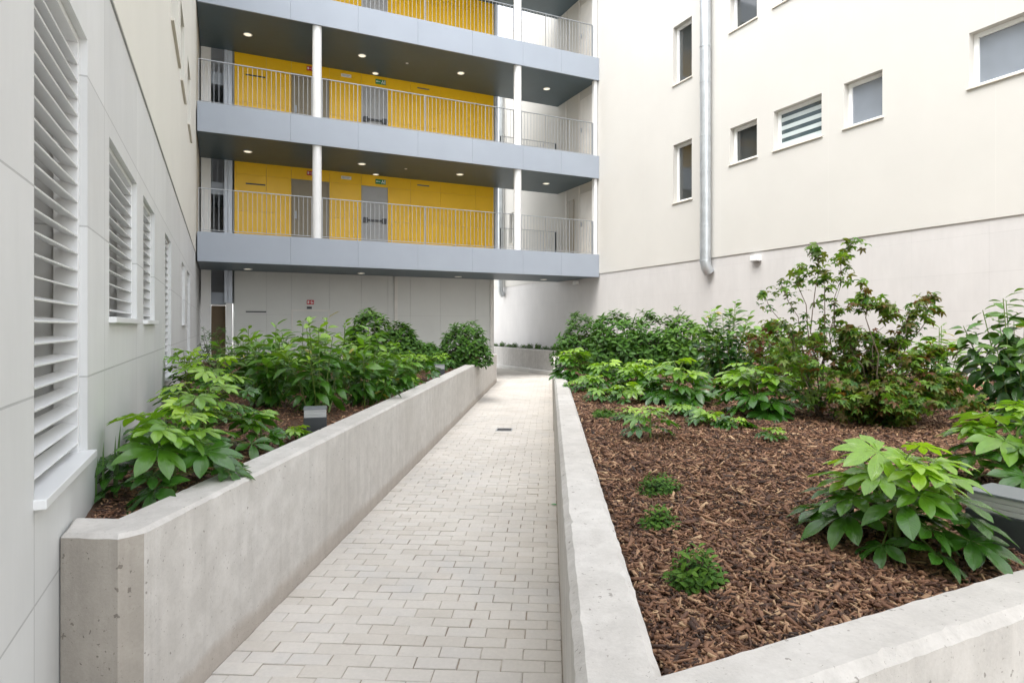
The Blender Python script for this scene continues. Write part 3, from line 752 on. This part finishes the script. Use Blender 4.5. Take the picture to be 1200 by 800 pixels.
# ------------------------------------------------------------------ foliage
class Fol:
    def __init__(s): s.V = []; s.Fa = []; s.C = []; s.UV = []; s.n = 0
    def add(s, tpl, M, col, rs):
        v, f, uv = tpl; v2 = v @ np.array(M.to_3x3()).T + np.array(M.translation)
        s.V.append(v2); s.Fa.append(f + s.n); s.n += len(v); s.UV.append(uv)
        s.C.append(np.tile(np.array([*col, 1.0], np.float32), (len(v), 1)))
    def build(s, name, mt, parent):
        V = np.concatenate(s.V); Fa = np.concatenate(s.Fa); Cc = np.concatenate(s.C); U = np.concatenate(s.UV)
        me = fast_mesh(name, V, Fa); me.materials.append(mt)
        me.polygons.foreach_set('use_smooth', np.ones(len(Fa), bool))
        a = me.color_attributes.new('Col', 'FLOAT_COLOR', 'POINT'); a.data.foreach_set('color', Cc.astype(np.float32).ravel())
        uvl = me.uv_layers.new(name='UVMap'); uvl.data.foreach_set('uv', U[Fa.ravel()].astype(np.float32).ravel())
        o = bpy.data.objects.new(name, me); C.objects.link(o); o.parent = parent; return o
def blade(length, width, prof, nl, nc, fold, droop, wave=0, ph=0, base=0.0):
    """blade along +X, face up +Z; prof(s)->0..1 half width"""
    v = []; uv = []; f = []
    for i in range(nl+1):
        s = i/nl; hw = width/2*prof(s); x = length*s; zc = base + droop[0]*s - droop[1]*s*s
        for j in range(nc+1):
            t = j/nc*2-1; v.append((x*(1-.0*abs(t)), hw*t, length*zc + fold*abs(t)*hw + wave*math.sin(s*9+ph+t*1.5)*hw*abs(t))); uv.append((s, j/nc))
    for i in range(nl):
        for j in range(nc):
            n = i*(nc+1)+j; f.append((n, n+nc+1, n+nc+2, n+1))
    return np.array(v), np.array(f), np.array(uv)
def lance(peak, p=1.0):
    return lambda s: max(.02, (math.sin(math.pi*min(1, s**(math.log(.5)/math.log(peak))))**p)) if s < 1 else .02
def fatsia_tpl(seed, lobes):
    r = random.Random(seed); V = []; Fc = []; U = []; n = 0
    spread = R(280 if lobes > 7 else 235); 
    for k in range(lobes):
        q = (k/(lobes-1)*2-1); ang = q*spread/2 + r.gauss(0, .04); ln = (1.0 - .36*abs(q)**1.4)*(1+r.gauss(0, .05))
        hwS = spread/(lobes-1)/2*1.08
        def prof(s, hw=hwS, ln=ln):
            lim = s*ln*math.tan(hw)/(.5*W) + .03
            return min(lim, pf(s))
        W = .345*(1.0-.12*abs(q)); pf = lance(.62, .85)
        v, f, uv = blade(ln, W, prof, 9, 4, .20, (.10+r.random()*.05, .20+r.random()*.15), .14, r.random()*6)
        c, s_ = math.cos(ang), math.sin(ang); v = np.stack([v[:, 0]*c - v[:, 1]*s_, v[:, 0]*s_ + v[:, 1]*c, v[:, 2] + (k % 2)*.002], 1)
        V.append(v); Fc.append(f+n); U.append(uv); n += len(v)
    return np.concatenate(V), np.concatenate(Fc), np.concatenate(U)
T_fat = [fatsia_tpl(i, [9, 9, 7, 8, 7, 5][i]) for i in range(6)]
T_lau = [blade(1, w_, lance(.48, .85), 7, 4, f_, (d_*.3, d_), .10, i) for i, (w_, f_, d_) in enumerate(((.42, .22, .25), (.44, .18, .45), (.38, .25, .15), (.42, .2, .6)))]
T_big = [blade(1, w_, lance(.5, .75), 8, 4, f_, (d_*.3, d_), .08, i) for i, (w_, f_, d_) in enumerate(((.46, .25, .35), (.50, .2, .55), (.44, .3, .2)))]
T_sml = [blade(1, .44, lance(.58, .85), 4, 2, .35, (.1, d_)) for d_ in (.15, .3, .45)]
def maple_tpl(seed):
    r = random.Random(seed); V = []; Fc = []; U = []; n = 0
    for k in range(5):
        q = k/4*2-1; ang = q*R(105); ln = 1-.45*abs(q)**1.5
        v, f, uv = blade(ln, .34, lance(.45, .9), 4, 2, .2, (.05, .35))
        c, s_ = math.cos(ang), math.sin(ang); v = np.stack([v[:, 0]*c - v[:, 1]*s_, v[:, 0]*s_ + v[:, 1]*c, v[:, 2]+k*.002], 1)
        V.append(v); Fc.append(f+n); U.append(uv); n += len(v)
    return np.concatenate(V), np.concatenate(Fc), np.concatenate(U)
T_map = [maple_tpl(i) for i in range(3)]
def frame_m(p, d, up, sc, roll=0):
    d = d.normalized(); s = up.cross(d)
    if s.length < 1e-4: s = Vector((1, 0, 0)).cross(d)
    s.normalize(); n = d.cross(s)
    if roll: q = Matrix.Rotation(roll, 3, d); s = q @ s; n = q @ n
    M = Matrix((d, s, n)).transposed().to_4x4()
    return Matrix.Translation(p) @ M @ Matrix.Scale(sc, 4)
def lerp3(a, b, t): return tuple(x+(y-x)*t for x, y in zip(a, b))
DG, MG, LG = (.034, .120, .013), (.125, .320, .020), (.36, .57, .036)

def plant(name, label, x, y, group, cat='shrub', rz=0):
    return thing(name, label, cat, (x, y, MH(x, y)-.01), rz, group)
def copy_plant(root, x, y, rz, sc, label):
    r = root.copy(); C.objects.link(r); r.location = (x, y, MH(x, y)-.01); r.rotation_euler = (0, 0, rz); r.scale = sc; r['label'] = label
    for ch in root.children: c = ch.copy(); C.objects.link(c); c.parent = r
    return r
def fatsia(x, y, h, wr, label, seed, nleaf=26, leaf=.17, light=.5, stems=3):
    r = random.Random(seed); t = plant('fatsia_plant', label, x, y, 'fatsia plants in the beds', 'plant'); fo = Fol(); st = MB()
    tips = []
    for k in range(stems):
        a = 6.28*k/stems + r.random(); hh = h*(.45+.4*r.random()) if k else h*.72
        tx, ty = math.cos(a)*wr*.28*(k > 0), math.sin(a)*wr*.28*(k > 0)
        tip = Vector((tx, ty, hh)); tips.append(tip)
        st.tube([(tx*.2, ty*.2, -.02), (tx*.6, ty*.6, hh*.5), tip], [.009, .007, .005], 7)
    for i in range(nleaf):
        f = i/nleaf; tip = tips[i % stems]; a = i*2.39996 + r.gauss(0, .3)
        lvl = .25+.75*(1-f)                        # 1 at top
        b0 = Vector((tip.x*lvl, tip.y*lvl, tip.z*lvl*(.98)))
        out = Vector((math.cos(a), math.sin(a), 0)); el = .95*(1-f)**1.5 - .05
        pl_ = wr*(.40+.45*f)*(.8+.35*r.random())
        e = b0 + out*pl_*math.cos(el) + Vector((0, 0, 1))*pl_*math.sin(el)*1.1
        e.z = max(e.z, .035 + .05*r.random()); e.z = min(e.z, h*1.0)
        mid = (b0+e)/2 + Vector((0, 0, .12*pl_)); st.tube([b0, mid, e], [.0035, .003, .0025], 5, False)
        d = out*1.0 + Vector((0, 0, .05 - .32*f - .25*r.random())); up = Vector((r.gauss(0, .22), r.gauss(0, .22), 1)) + out*.2
        sz = leaf*1.12*(.62+.5*r.random())*(.88 + .22*min(1, f*2.2))
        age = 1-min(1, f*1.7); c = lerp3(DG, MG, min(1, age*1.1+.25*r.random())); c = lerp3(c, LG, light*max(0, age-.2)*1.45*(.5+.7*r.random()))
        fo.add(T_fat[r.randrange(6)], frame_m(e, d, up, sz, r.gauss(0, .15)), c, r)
    obj('stems', st, M_stemg, t, smooth=True); fo.build('foliage', M_lf_f, t); return t
def laurel(x, y, h, wr, label, seed, nst=9, leaf=.165, tpl=None, light=.4, lean=.25, per=15, droop=.1, name='laurel_shrub', col=(DG, MG, LG)):
    r = random.Random(seed); t = plant(name, label, x, y, 'tall leafy shrubs in the beds'); fo = Fol(); st = MB(); tpl = tpl or T_lau; nst = int(nst*1.35); per = int(per*1.2)
    for k in range(nst):
        a = 6.28*k/nst + r.gauss(0, .5); rr = wr*math.sqrt(r.random()); hh = h*(1 - .38*(rr/wr)**2)*(.82+.2*r.random())
        if k == 0: rr *= .2; hh = h
        bx, by = math.cos(a)*rr*.3, math.sin(a)*rr*.3; tip = Vector((math.cos(a)*rr, math.sin(a)*rr, hh))
        P0 = Vector((bx, by, -.02)); P1 = Vector(((bx+tip.x)/2*.9, (by+tip.y)/2*.9, hh*.5))
        st.tube([P0, P1, tip], [.007, .005, .003], 6)
        for i in range(per):
            f = 1-(i/per)**1.15*.86; p = (P0.lerp(P1, f*2) if f < .5 else P1.lerp(tip, f*2-1)); b = i*2.4 + r.gauss(0, .4)
            out = Vector((math.cos(b), math.sin(b), 0)); q = 1-f
            d = out + Vector((0, 0, .75*(1-q)**2 - droop - .55*q + r.gauss(0, .22)))
            up = Vector((0, 0, 1)) + out*(-.1) + Vector((r.gauss(0, .25), r.gauss(0, .25), 0))
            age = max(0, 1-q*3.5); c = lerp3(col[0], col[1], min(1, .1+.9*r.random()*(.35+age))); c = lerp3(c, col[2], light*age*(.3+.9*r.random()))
            if r.random() < .012: c = (.40, .34, .06)
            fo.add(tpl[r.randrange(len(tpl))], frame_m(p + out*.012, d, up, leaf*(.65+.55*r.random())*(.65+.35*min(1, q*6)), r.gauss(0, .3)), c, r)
    obj('stems', st, M_stemg, t, smooth=True); fo.build('foliage', M_lf_l, t); return t
def dome(x, y, h, wr, label, seed, ntip=210, leaf=.112, light=.25, name='evergreen_shrub', group='rounded evergreen shrubs at the back of the beds', whorl=9, col=((.018, .062, .010), (.060, .165, .018), (.18, .33, .03)), zmin=.05):
    r = random.Random(seed); t = plant(name, label, x, y, group); fo = Fol(); st = MB()
    for k in range(ntip):
        z = 1-(k+.5)/ntip*(1-zmin) ; ph = k*2.39996; rad = math.sqrt(max(0, 1-(z*1.0)**2.6))
        lump = 1 + .22*noise.noise(Vector((math.cos(ph)*rad*2, math.sin(ph)*rad*2, z*2+seed)))+r.gauss(0, .05); inner = 1 if r.random() < .72 else .6
        p = Vector((math.cos(ph)*rad*wr, math.sin(ph)*rad*wr, z*h))*lump*inner
        if p.z < .02: p.z = .02
        ax = Vector((p.x/wr, p.y/wr, p.z/h*1.3+.35)).normalized()
        if inner == 1 and k % 2 == 0: st.tube([(p.x*.08, p.y*.08, 0), (p.x*.55, p.y*.55, p.z*.55), tuple(p)], [.006, .004, .002], 5, False)
        for i in range(whorl):
            b = i*2.4 + r.random()*.5; side = Vector((math.cos(b), math.sin(b), 0)); side = (side - ax*side.dot(ax)).normalized()
            op = .50 + .62*i/whorl; d = ax*(1-op) + side*(op) + Vector((0, 0, -.05)); age = (1-i/whorl)*(.5+.5*z)
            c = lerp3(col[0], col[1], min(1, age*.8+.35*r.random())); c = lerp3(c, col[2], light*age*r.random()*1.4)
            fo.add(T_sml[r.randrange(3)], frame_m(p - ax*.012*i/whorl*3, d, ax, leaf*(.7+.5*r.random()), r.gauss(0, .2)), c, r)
    obj('stems', st, M_stemb, t, smooth=True); fo.build('foliage', M_lf_s, t); return t
RD, OL = (.17, .055, .03), (.17, .19, .035)
def maple(x, y, stems, label, seed, leaf=.055, red=.4, dens=1.0, name='japanese_maple'):
    """stems: (azimuth, reach, height, first leafy fraction)"""
    r = random.Random(seed); t = plant(name, label, x, y, 'fine leaved maples in the right bed'); fo = Fol(); st = MB()
    def leaves(p, dirv, n, spr, top):
        for i in range(n):
            q = p + Vector((r.gauss(0, spr), r.gauss(0, spr), r.gauss(0, spr*.8))); a = r.random()*6.28
            d = Vector((math.cos(a), math.sin(a), -.25+r.gauss(0, .35))) + dirv*.4; up = Vector((r.gauss(0, .5), r.gauss(0, .5), 1))
            rr = red*(.3+.9*r.random()) if r.random() < .5 else 0
            c = lerp3((.045, .13, .022), (.19, .34, .04), r.random()**1.2); c = lerp3(c, RD if r.random() < .7 else OL, min(1, rr*1.3))
            fo.add(T_map[r.randrange(3)], frame_m(q, d, up, leaf*(.6+.7*r.random())), c, r)
    for (az, reach, hh, f0, den) in stems:
        out = Vector((math.cos(az), math.sin(az), 0)); pts = []; n = 8
        for i in range(n+1):
            s = i/n; pts.append(Vector((r.gauss(0, .02), r.gauss(0, .02), 0)) + out*(reach*s**1.25) + Vector((r.gauss(0, .012)*s*2, r.gauss(0, .012)*s*2, hh*s - .02)))
        st.tube(pts, [.0055*(1-.8*i/n)+.0012 for i in range(n+1)], 6, False)
        m = int(10.5*den*hh*dens**.5)+3 if hh < .95 else int(12*den*hh*(1-f0))+3
        for _ in range(m):
            s = f0 + (1-f0)*(1-r.random()**1.2*.999); fi = min(n-1e-3, s*n); i0 = int(fi); p = pts[i0].lerp(pts[i0+1], fi-i0)
            a = az + r.gauss(0, 1.1); ln = (.05+.22*r.random())*(1.2-s)*1.2; ln *= .8 if hh >= .95 else 1; e = p + Vector((math.cos(a)*ln, math.sin(a)*ln, ln*(.2+.6*r.random())))
            st.tube([p, (p+e)/2+Vector((0, 0, .01)), e], [.0025, .002, .0010], 4, False)
            leaves(e, out, int(3.2*dens)+2, .034, s); leaves((p+e)/2, out, int(1.5*dens)+1, .028, s)
        leaves(pts[n], out, 5, .02, 1)
    obj('branches', st, M_stemb, t, smooth=True); fo.build('foliage', M_lf_m, t); return t

def hp(top, Z, base=.75): return max(.05, EYE-(top-YH)/F*Z-base)
def wp(w_, Z): return w_/F*Z/2
# --- left bed
def lf(px, Z, top, w_, label, seed, **k):
    x, y = at(px, Z)
    if px < 260: k['nleaf'] += 8; w_ *= 1.22
    if Z > 4 and px > 600: k['nleaf'] = int(k['nleaf']*1.35); k['leaf'] *= 1.15; w_ *= 1.12
    return fatsia(x, y, hp(top, Z), wp(w_, Z)*.75, label, seed, **k)
lf(205, 3.15, 478, 175, 'big glossy fatsia at the near end of the left bed beside the wall corner', 11, nleaf=26, leaf=.155, light=.55)
lf(240, 3.95, 437, 150, 'large light green fatsia just behind the nearest one in the left bed', 12, nleaf=26, leaf=.15, light=.8)
lf(222, 6.6, 402, 70, 'fatsia farthest back along the grey wall, left of the tall shrubs', 20, nleaf=22, leaf=.14, light=.7)
lf(252, 5.3, 408, 105, 'upright fatsia against the grey wall in front of the tall shrubs', 13, nleaf=24, leaf=.15, light=.8)
lf(306, 4.25, 468, 70, 'low fatsia spreading between the two big ones and the near bollard light', 14, nleaf=14, leaf=.11, light=.5, stems=2)
lf(347, 4.55, 490, 40, 'small bright fatsia seedling just left of the near bollard light', 15, nleaf=9, leaf=.08, light=.9, stems=1)
lf(452, 7.2, 435, 45, 'small fatsia at the right foot of the tall left shrubs', 16, nleaf=12, leaf=.11, light=.7, stems=2)
lf(488, 9.4, 412, 70, 'leafy fatsia in front of the far rounded shrubs of the left bed', 17, nleaf=22, leaf=.15, light=.6)
lf(478, 8.4, 440, 60, 'low fatsia close to the wall top in the middle of the left bed', 18, nleaf=16, leaf=.12, light=.6, stems=2)
lf(516, 11.8, 412, 50, 'pale fatsia behind the far bollard light', 19, nleaf=18, leaf=.15, light=.6)
def ll(px, Z, top, w_, label, seed, **k): x, y = at(px, Z); return laurel(x, y, hp(top, Z), wp(w_, Z)*1.15, label, seed, **k)
ll(375, 5.9, 370, 85, 'tall upright laurel shrub with a bright top sprig behind the near bollard light', 21, nst=10, light=.8)
ll(322, 6.4, 378, 85, 'dense laurel shrub left of the one with the tall top sprig', 22, nst=12)
ll(428, 6.6, 382, 80, 'dense laurel shrub on the right side of the tall left group', 23, nst=12)
ll(288, 7.6, 384, 80, 'laurel shrub at the left rear of the tall group, near the grey wall', 24, nst=11)
ll(352, 7.6, 374, 80, 'laurel shrub in the back row of the tall left group', 25, nst=11)
ll(400, 7.9, 377, 80, 'laurel shrub behind the right half of the tall left group', 26, nst=11)
ll(458, 7.7, 398, 60, 'lower laurel shrub at the right end of the tall left group', 27, nst=10)
def ld(px, Z, top, w_, label, seed, **k): x, y = at(px, Z); return dome(x, y, hp(top, Z), wp(w_, Z), label, seed, **k)
ld(431, 10.2, 366, 50, 'rounded evergreen showing above the tall left shrubs', 31, light=.5)
ld(470, 11, 382, 45, 'rounded evergreen between the tall left shrubs and the far dome', 32)
ld(545, 12.9, 379, 56, 'neat dark dome shaped shrub at the far end of the left bed', 33)
ld(252, 10.5, 387, 42, 'dark small leaved hedge plant beside the far left wall', 34, ntip=110, leaf=.05)
ld(500, 12.6, 404, 50, 'low evergreen left of the far dome shaped shrub', 35)
# strap leaved plant against the wall
x, y = at(128, 2.98); t = plant('strap_leaf_plant', 'thin upright strap leaves standing against the grey wall beside the near fatsia', x-.0, y, None, 'plant')
fo = Fol(); r = random.Random(5)
for i in range(5):
    a = r.random()*6.28; p = Vector((r.gauss(0, .012)-.008+i*.014-.03, r.gauss(0, .03), 0)); hgt = .20+.18*r.random()
    fo.add(blade(1, .055, lambda s: (1-s**3)*.9+.02, 8, 2, .5, (.0, .03)), frame_m(p, Vector((math.cos(a)*.03, math.sin(a)*.05, 1)), Vector((-1, .2, 0)), hgt), (.10, .20, .05), r)
fo.build('leaves', M_lf_l, t)
# --- right bed
lf(1052, 2.22, 508, 235, 'big glossy fatsia in the right bed beside the large bollard light', 41, nleaf=38, leaf=.143, light=.85, stems=4)
lf(1192, 2.95, 478, 200, 'large fatsia at the right edge behind the large bollard light', 42, nleaf=26, leaf=.16, light=.75)
lf(1225, 3.7, 452, 150, 'bright fatsia at the right edge in front of the maple', 43, nleaf=20, leaf=.15, light=.9)
lf(890, 5.5, 428, 105, 'full fatsia in front of the reddish maple', 44, nleaf=28, leaf=.16, light=.7)
lf(795, 6.4, 420, 105, 'wide pale fatsia in the middle of the right bed', 45, nleaf=28, leaf=.16, light=.75)
lf(745, 7.3, 428, 60, 'fatsia left of the wide pale one', 46, nleaf=18, leaf=.14, light=.6, stems=2)
lf(712, 8.3, 425, 60, 'fatsia in front of the left evergreens of the right bed', 47, nleaf=20, leaf=.14, light=.7)
lf(673, 9.2, 407, 50, 'fatsia leaning over the path wall at its far joint', 48, nleaf=22, leaf=.15, light=.7)
lf(703, 6.7, 456, 50, 'low fatsia by the path wall, left of the seedling on a bare stem', 49, nleaf=11, leaf=.10, light=.6, stems=1)
lf(762, 4.35, 474, 62, 'young fatsia on a thin bare stem in the open mulch', 50, nleaf=8, leaf=.10, light=.8, stems=1)
lf(832, 4.9, 486, 60, 'low spreading seedling right of the young bare stemmed fatsia', 51, nleaf=12, leaf=.08, light=.6, stems=2)
lf(905, 4.15, 505, 38, 'tiny bright seedling in the mulch in front of the full fatsia', 52, nleaf=8, leaf=.055, light=.9, stems=1)
lf(694, 7.6, 440, 46, 'small bright fatsia near the path wall between two larger ones', 59, nleaf=12, leaf=.11, light=.9, stems=2)
lf(735, 6.4, 448, 46, 'young fatsia left of the wide pale one, in front of the back row', 60, nleaf=12, leaf=.10, light=.9, stems=2)
lf(672, 7.9, 446, 34, 'tiny bright seedling at the very foot of the path wall', 92, nleaf=8, leaf=.08, light=.9, stems=1)
lf(735, 5.2, 478, 40, 'low bright seedling left behind the bare stemmed fatsia', 54, nleaf=8, leaf=.075, light=.8, stems=1)
lf(800, 5.4, 478, 46, 'low seedling in the mulch just below the wide pale fatsia', 55, nleaf=9, leaf=.08, light=.7, stems=1)
lf(862, 4.75, 492, 40, 'low seedling at the left foot of the full fatsia', 56, nleaf=8, leaf=.07, light=.8, stems=1)
lf(752, 8.0, 420, 56, 'light fatsia in front of the third rounded evergreen', 57, nleaf=16, leaf=.14, light=.9, stems=2)
lf(948, 6.0, 428, 60, 'small fatsia peeping out between the full fatsia and the maple', 58, nleaf=12, leaf=.12, light=.4, stems=2)
lf(858, 6.6, 440, 50, 'fatsia between the wide pale one and the full one', 53, nleaf=14, leaf=.12, light=.6, stems=2)
ld(685, 12.0, 374, 66, 'rounded evergreen at the left end of the back row beside the path', 61)
ld(722, 10.6, 371, 74, 'second rounded evergreen from the path in the back row of the right bed', 62, ntip=230)
ld(765, 11.2, 374, 66, 'third rounded evergreen from the path in the back row of the right bed', 63)
ld(803, 10.8, 376, 66, 'fourth rounded evergreen from the path, left of the tall laurel', 64, light=.5)
ll(852, 8.6, 355, 88, 'tall laurel shrub rising above the back row left of the maple', 65, nst=25, leaf=.15, light=.35, per=19, col=((.02, .075, .012), (.06, .19, .02), LG))
ll(905, 9.6, 378, 70, 'laurel shrub between the tall laurel and the reddish maple', 66, nst=11, light=.6)
ll(1100, 5.9, 384, 90, 'laurel with pale edged leaves at the right side of the maple', 67, nst=12, leaf=.14, per=16, light=.5, droop=.25)
ll(1192, 4.9, 338, 110, 'big laurel with broad drooping leaves at the right edge', 68, nst=13, leaf=.16, tpl=T_big, per=19, droop=.55, light=.2, col=((.02, .07, .012), (.06, .18, .02), LG))
x, y = at(1030, 5.0)
def az(deg): return R(deg)+PHI
dense = [(az(d), rr, hh*.82, .0, 1.7) for d, rr, hh in ((0, .45, .75), (35, .35, .85), (75, .3, .9), (110, .3, .95), (150, .42, .8), (180, .55, .6), (200, .45, .45), (240, .3, .45), (270, .25, .4), (300, .35, .45), (330, .5, .5), (10, .60, .45), (355, .3, .7), (165, .25, .95), (90, .1, .8), (215, .6, .35), (320, .62, .3), (255, .5, .3), (285, .45, .3))]
dense += [(az(12), .55, 1.05, .6, .45), (az(170), .10, 1.17, .70, .9), (az(25), .38, .98, .6, .4), (az(60), .12, 1.0, .4, .9), (az(0), .3, 1.0, .5, .6)]
maple(x, y, dense, 'dense maple with reddish green leaves in the middle of the right bed', 71, leaf=.057, red=.6, dens=2.0)
x, y = at(962, 5.3)
tall = [(az(20), .30, 1.55, .35, .75), (az(80), .18, 1.50, .35, .75), (az(40), .10, 1.30, .4, .6), (az(150), .20, 1.32, .3, .7), (az(178), .46, 1.10, .25, .7), (az(172), .30, 1.18, .4, .5), (az(185), .30, .85, .2, .8), (az(10), .15, 1.2, .3, 1.0), (az(200), .4, .55, .1, 1.2), (az(120), .3, .6, .1, 1.2)]
maple(x, y, tall, 'tall thin stemmed maple with sparse green sprays left of the dense reddish one', 72, leaf=.058, red=.35, dens=.9)
x, y = at(918, 7.0); maple(x, y, [(az(d), .35, .7, .0, 1.3) for d in (0, 50, 100, 150, 200, 260, 310)] + [(az(90), .1, .85, .2, 1.2)], 'low reddish maple tucked behind the full fatsia', 73, leaf=.06, red=.9, dens=1.5)
sm = dict(name='small_shrub', group='young dark shrubs planted in a line in the mulch', zmin=.1)
ld(773, 2.95, 556, 46, 'tiny dark shrub with one bright shoot, farthest of three in the open mulch', 81, ntip=60, leaf=.028, light=.4, **sm)
ld(772, 2.47, 595, 40, 'tiny dark shrub, middle of three in the open mulch', 82, ntip=55, leaf=.025, light=.4, **sm)
ld(814, 1.90, 648, 58, 'small dark shrub nearest the corner of the right planter', 83, ntip=85, leaf=.028, light=.5, **sm)
ld(710, 5.5, 482, 30, 'tiny dark green shrub close to the path wall behind the open mulch', 84, ntip=24, leaf=.05, light=.4, **sm)
# --- row of tufts on the far planter
proto = None; r = random.Random(9)
for i in range(16):
    v = 16.2 + i*.62 + r.gauss(0, .06); x, y = b_w(FU+.45, v)
    if proto is None:
        proto = dome(x, y, .17, .13, 'small dark green tuft in the row along the far planter', 91, ntip=16, leaf=.07, name='edging_plant', group='small tufts along the far planter'); o = proto
    else: o = copy_plant(proto, x, y, r.random()*6, (1, 1, .7+.6*r.random()), 'small dark green tuft in the row along the far planter')
    o.location.z = .74
fs_ = MB(); fs_.box(FU+.17, UR+.02, 15.57, 28.9, .6, .74)
x_, y_ = b_w(FU+.17, 15.57); fo_ = obj('far_bed_soil', fs_, M_soil, None, (FU+.17, 15.57, 0)); fo_.location = (x_, y_, 0); fo_.rotation_euler = (0, 0, TH); tag(fo_, kind='structure')
# fallen leaf on the path edge
x, y = at(648, 5.42); fo = Fol(); fo.add(T_sml[1], frame_m(Vector((0, 0, .006)), Vector((1, .3, .02)), Vector((0, 0, 1)), .07), (.03, .35, .10), rnd)
t = thing('fallen_leaf', 'single green leaf lying on the pavers against the right wall', 'leaf', (x-.02, y, 0)); fo.build('leaf_blade', M_lf_s, t)
